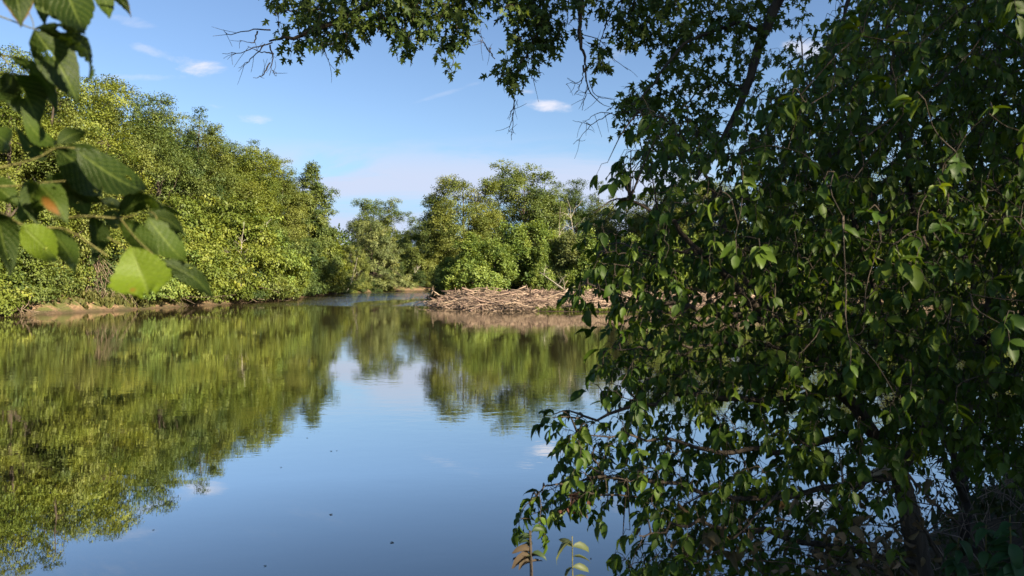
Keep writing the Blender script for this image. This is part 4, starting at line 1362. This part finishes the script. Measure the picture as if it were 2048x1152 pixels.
sprig([([(-80, 350, 1), (0, 335, 1), (70, 318, 1), (112, 296, 1), (150, 296, 1)], .0016), ([(-60, 372, 1), (30, 372, 1), (80, 366, 1), (130, 362, 1)], .0015), ([(-60, 400, 1), (0, 425, 1), (50, 452, 1), (100, 455, 1), (140, 462, 1), (215, 512, 1)], .0018),
       ([(100, 440, 1), (170, 432, 1), (240, 436, 1), (300, 424, 1), (315, 440, 1)], .0014), ([(240, 436, 1), (275, 480, 1), (320, 520, 1)], .0010), ([(215, 475, 1.0), (240, 488, 1), (252, 500, .99)], .0008)],
      [((113, 297), (216, 398), 118, 1.0, CL_SHADE, dict(roll=.25, arch=.14)),
       ((150, 297), (311, 396), 84, .985, CL_SHADE, dict(roll=-.2, arch=.14)),
       ((112, 288), (45, 238), 36, 1.02, CL_MID, dict(shape='lance', roll=.7)),
       ((114, 287), (173, 258), 34, 1.02, CL_SHADE, dict(shape='lance', roll=.5)),
       ((90, 318), (36, 268), 34, 1.03, CL_MID, dict(roll=.4, shape='lance')),
       ((-20, 262), (30, 296), 62, 1.06, CL_MID, dict(roll=.2)),
       ((90, 356), (214, 402), 66, 1.02, CL_SHADE, dict(roll=.3)),
       ((72, 364), (36, 448), 66, .98, CL_MID, dict(roll=.3)),
       ((74, 364), (66, 452), 52, 1.0, CL_SHADE, dict(roll=-.6)),
       ((78, 370), (137, 442), 60, .96, CL_MID, dict(scorch=1, roll=.3)),
       ((130, 360), (180, 434), 70, 1.03, CL_MID, dict(roll=.2)),
       ((42, 450), (124, 526), 76, .98, CL_SUN, dict(roll=.2)),
       ((-12, 420), (28, 542), 78, .94, CL_SHADE, dict(roll=.3)),
       ((96, 458), (163, 548), 58, 1.0, CL_MID, dict(roll=.4)),
       ((186, 432), (196, 522), 46, 1.04, CL_SHADE, dict(roll=.6)),
       ((236, 428), (334, 398), 46, 1.0, CL_SHADE, dict(roll=.6)),
       ((298, 428), (376, 466), 36, 1.02, CL_SHADE, dict(roll=.6)),
       ((296, 428), (368, 424), 24, 1.03, CL_SHADE, dict(roll=.8)),
       ((205, 425), (246, 456), 42, 1.02, CL_MID, dict(roll=.2)),
       ((238, 440), (326, 530), 62, 1.0, CL_MID, dict(roll=.3)),
       ((296, 434), (374, 534), 72, 1.02, CL_MID, dict(roll=-.3)),
       ((262, 494), (302, 594), 136, .97, CL_SUN, dict(shape='wide', roll=.1, arch=.16, fold=-.34, scorch=3, teeth=.05)),
       ((318, 520), (434, 593), 44, 1.0, CL_SHADE, dict(roll=.3, shape='lance')),
       ((-30, 366), (40, 410), 60, 1.04, CL_MID, dict(roll=.4)),
       ((-40, 440), (30, 470), 60, 1.05, CL_SHADE, dict(roll=.3)),
       ((200, 400), (252, 420), 30, 1.06, (.07, .10, .06), dict(roll=.5, shape='lance'))],
      'large close leaf spray with one bright yellow green lobed leaf, left edge', (-80, 380), 1.0, 70)

# ------------------------------------------------------------------ weeds and dry leaves at the foot of the picture
def plant(name, u_base, depth, v_top, label, cat, leaf_specs, stem_r, stem_mat, leaf_mat, color, seed, lean=0.0, templ=LEAFLETS):
    """an upright stem with leaves placed along it: (height share, side angle, length, droop, tint)"""
    rng = np.random.default_rng(seed)
    top = Q(u_base + lean, v_top, depth)
    x, y = Q(u_base, 1152, depth)[:2]
    base = np.array([x, y, float(ground_z(x, y))])
    e = empty(name, base)
    tag(e, label, cat)
    H = top - base
    pp = spline([[0, 0, -.05], H * .5 + rng.normal(0, .008, 3), H], 60, rng, .0006)
    a = MB()
    a.tube(pp, np.linspace(stem_r, stem_r * .45, 60), 7)
    mesh_obj('stem', a.mesh('weed_stem', stem_mat, True), e)
    b_ = MB()
    for h, az, L, up_, tint in leaf_specs:
        i = min(int(round(h * 59)), 59)
        d = np.array([math.cos(az), math.sin(az) * .6, up_])
        b_.stamp(templ[rng.integers(0, len(templ))], pp[i:i + 1], d[None], (np.array([0, -.35, .8]) + rng.normal(0, .25, 3))[None], L, [tint])
    mesh_obj('leaves', b_.mesh('weed_leaves', leaf_mat, True), e, color)
    return e


rng = np.random.default_rng(55)
DRYL = [leaflet(.16, .25, .6, .2), leaflet(.14, .3, .3, -.2)]
GRL = [leaflet(.20, .12, .35), leaflet(.18, .15, .5, .1)]
w1 = plant('weed', 1078, 2.9, 1062, 'dead brown weed stalk with a tuft of withered leaves at the bottom centre', 'weed',
           [(rng.uniform(.89, .93), 3.14 + rng.normal(0, .5), rng.uniform(.06, .09), rng.uniform(-.1, .3), rng.uniform(.3, .8)) for _ in range(9)] + [(.9, .2, .05, .2, .5), (.91, -.2, .055, .5, .4)], .012, M_BARK, M_DRY, (.065, .048, .03), 1, -18, DRYL)
bb = MB()
rs = np.random.default_rng(6)
tp_ = Q(1062, 1060, 2.9) - np.array(w1.location)
for k in range(13):
    h = rs.uniform(0, 1)
    az = rs.choice([0, 3.14]) + rs.normal(0, .5)
    pt = tp_ + np.array([.004, 0, -.11 * h])
    bb.stamp(GRL[k % 2], pt[None], np.array([[math.cos(az), math.sin(az) * .5, .35 - .3 * h]]), np.array([[0, -.3, .9]]) + rs.normal(0, .2, 3), rs.uniform(.035, .06), [rs.uniform(.2, .7)])
mesh_obj('fresh_leaves', bb.mesh('weed_fresh_leaves', M_SHRUB, True), w1, (.06, .09, .035))
plant('weed', 1152, 2.9, 1072, 'slender green weed with paired oval leaves at the bottom centre', 'weed',
      [(.99, 3.7, .105, -.35, .8), (.97, 2.4, .07, .45, .5), (.97, .3, .085, .0, .5), (.94, .1, .075, .05, .6), (.90, 0, .075, .0, .6), (.90, 3.5, .06, -.8, .3), (.86, -.1, .080, -.1, .55), (.86, 3.5, .07, -.6, .5), (.80, .1, .085, -.1, .5), (.76, 3.2, .08, -.3, .5)],
      .0045, M_STEM, M_SHRUB, (.085, .105, .045), 2, -8, GRL)
for i, (u, d_, vt, n_, lab) in enumerate([(1905, 3.6, 1075, 26, 'leafy dark green weed at the foot of the leaning trunk'), (1975, 3.4, 1050, 30, 'tallest broad leaved green weed in the bottom right corner'),
                                          (2040, 3.3, 1030, 26, 'green weed cut by the right picture edge')]):
    plant('weed', u, d_, vt, lab, 'weed', [(rng.uniform(.45, 1), rng.uniform(0, 6.28), rng.uniform(.07, .12), rng.uniform(-.5, .3), rng.uniform(.2, .8)) for _ in range(n_)],
          .006, M_STEM, M_SHRUB, (.035, .085, .03), 20 + i, rng.normal(0, 15), [leaflet(.28, .1, .4), leaflet(.25, .12, .6, .1)])


def dry_branch(nodes, label, seed, n_leaf, size=.07, r0=.012, leaf_col=(.15, .115, .065), mat=M_BARK, spread=.16):
    rng = np.random.default_rng(seed)
    pp = path_Q(nodes, 14, rng, .006)
    OFF = pp[0].copy()
    e = empty('dry_branch', OFF)
    tag(e, label, 'branch')
    a = MB()
    a.tube(pp - OFF, np.linspace(r0, r0 * .3, 14), 6)
    for k in range(10):
        q = pp[rng.integers(4, 14)]
        d = rng.normal(0, spread, 3)
        a.tube(spline([q - OFF, q + d * .5 - OFF, q + d - OFF + [0, 0, -.02]], 5), np.linspace(r0 * .35, .0015, 5), 4)
    mesh_obj('stem', a.mesh('dry_stem', mat, True), e)
    if n_leaf:
        b_ = MB()
        i = rng.integers(4, 14, n_leaf)
        P = pp[i] - OFF + rng.normal(0, spread * .7, (n_leaf, 3)) * [1, .6, .8]
        b_.stamp(leaflet(.21, .3, .6, .3), P, rng.normal(0, 1, (n_leaf, 3)) + [0, 0, -.9], rng.normal(0, .6, (n_leaf, 3)) + [0, -.9, .5], size * rng.uniform(.6, 1.2, n_leaf), rng.uniform(.1, .95, n_leaf))
        mesh_obj('dry_leaves', b_.mesh('dry_leaf_bunch', M_DRY, True), e, leaf_col)


dry_branch([(1860, 1180, 4.0), (1780, 1120, 3.9), (1720, 1095, 3.8), (1660, 1090, 3.8)], 'withered tan leaf spray at the lower right, left of the trunk foot', 1, 60)
dry_branch([(1900, 1150, 3.9), (1850, 1060, 3.9), (1810, 1000, 4.0), (1770, 960, 4.1)], 'drooping tan withered leaves caught beside the leaning trunk', 2, 26, .075)
dry_branch([(1800, 1170, 3.8), (1730, 1130, 3.6), (1640, 1140, 3.6)], 'lowest withered leaf spray at the bottom edge right', 3, 44, .075)
dry_branch([(1560, 980, 3.9), (1460, 1080, 3.7), (1380, 1130, 3.6)], 'brown and green withered spray hanging below the near shrub', 4, 34, .08, .008, (.13, .10, .05))
dry_branch([(1320, 1000, 3.8), (1160, 985, 3.7), (1145, 1000, 3.7), (1135, 1020, 3.7)], 'small dark red brown withered spray on the lowest left limb', 5, 14, .04, .006, (.10, .05, .035), spread=.05)
dry_branch([(1790, 930, 4.45), (1740, 948, 4.3), (1700, 968, 4.2), (1685, 975, 4.15)], 'pale broken branch stub sticking out left of the leaning trunk', 6, 0, .08, .022, mat=M_PALE, spread=.2)
dry_branch([(1640, 960, 4.0), (1700, 1040, 4.1), (1730, 1110, 4.2), (1745, 1170, 4.2)], 'thin grey dead stick slanting down left of the leaning trunk', 7, 0, .08, .011, spread=.12)
dry_branch([(1800, 930, 5.2), (1870, 1010, 5.2), (1930, 1060, 5.2), (1990, 1140, 5.0)], 'long thin dead stick sloping right of the leaning trunk', 8, 0, .08, .010, mat=M_DRIFT, spread=.15)
dry_branch([(1930, 1000, 6.0), (1895, 930, 5.9), (1880, 895, 5.9)], 'sunlit broken stub leaning between the two trunks', 9, 0, .08, .03, mat=M_BARK, spread=.12)

# undergrowth on the near bank
rng = np.random.default_rng(66)
n = 4200
X, Y = rng.uniform(2.2, 16, n), rng.uniform(4.6, 17, n)
k = (sdist(LAND_NEAR, X, Y) > .1) & (sdist(LAND_NEAR, X, Y) < 6) & (Y > 1.0 * X * .35 + 4.2)
X, Y = X[k], Y[k]
Z = ground_z(X, Y)
a = MB()
for x, y, z in zip(X, Y, Z):
    h = rng.uniform(.3, 1.25)
    d = np.array([rng.normal(0, .5), rng.normal(0, .5), 1.0])
    a.tube(spline([[x, y, z - .05], np.array([x, y, z]) + d * h * .5, np.array([x, y, z]) + d * h * [1.4, 1.4, .85] + rng.normal(0, .15, 3)], 5), rng.uniform(.002, .007) * np.array([1, .9, .8, .6, .4]), 3, rng.uniform(.2, .8), 0)
m_ = len(X) * 16
idx = np.repeat(np.arange(len(X)), 16)
P = np.stack([X[idx], Y[idx], Z[idx]], 1) + rng.normal(0, .22, (m_, 3)) * [1, 1, 0] + np.stack([np.zeros(m_), np.zeros(m_), rng.uniform(.02, 1.05, m_) ** 1.3], 1)
a.stamp(leaflet(.2, .15, .4), P, rng.normal(0, 1, (m_, 3)) + [0, 0, -.3], rng.normal(0, .5, (m_, 3)) + [0, -.3, .8], rng.uniform(.035, .085, m_), rng.uniform(.1, .9, m_), 1)
tag(mesh_obj('undergrowth', a.mesh('undergrowth', [M_DRIFT, M_SHRUB], True), None, (.042, .055, .022)), 'dark tangle of thin stems and small leaves on the near bank', 'undergrowth', None, 'stuff')
r3_ = np.random.default_rng(12)
xs_, ys_ = r3_.uniform(-6, 16, 5000), r3_.uniform(-3, 16, 5000)
k = (sdist(LAND_NEAR, xs_, ys_) > .15)
tufts('near_bank_grass', xs_[k], ys_[k], .08, .30, (.05, .06, .025), 'weeds and leaf litter on the near bank', 9, M_GRASS, .25, 3)

# leaves floating on the water
fl = MB()
fl.stamp(leaflet(.3, .05, .1), [[0, 0, 0]], [[1, 0, 0]], [[0, 0, 1]], 1.0, [.5])
FLM = fl.mesh('floating_leaf', M_DRY, True)
rng = np.random.default_rng(44)
for (u, v) in [(527, 1133), (665, 1030), (660, 903), (672, 902), (616, 876), (560, 935), (780, 1085), (1182, 1117), (102, 985), (310, 1060), (905, 840), (300, 1005)]:
    ray = FWD + np.array([(u - CX) / F_PX, 0, 0]) + (CY - v) / F_PX * UPV
    q = CAM + ray * (CAM[2] / -ray[2])
    o_ = mesh_obj('floating_leaf', FLM, None, (.10, .075, .04))
    o_.location = (q[0], q[1], .006)
    o_.rotation_euler.z = rng.uniform(0, 6.28)
    s = rng.uniform(.03, .06)
    o_.scale = (s, s, s)
    tag(o_, 'tiny fallen leaf floating on the open water', 'leaf', 'fallen leaves floating on the river')

# ------------------------------------------------------------------ trees on the near bank behind the viewer: they shade the near side
for i, (x, y, h, k) in enumerate([(21.5, -6.0, 16.5, 'oak2'), (27, -5, 17, 'oak'), (36, -14, 19, 'bank2')]):
    tree(k, x, y, h, DG, 'tall tree on the near bank behind the viewer', 'trees on the near bank behind the viewer', 'bank_tree')
tree('bush', 9.2, .3, 4.4, DG, 'unseen bush added on the near bank to keep sun off the leaning trunk', None, 'bush', 'shrub')  # out of view, put in to block the sun from the lower trunk
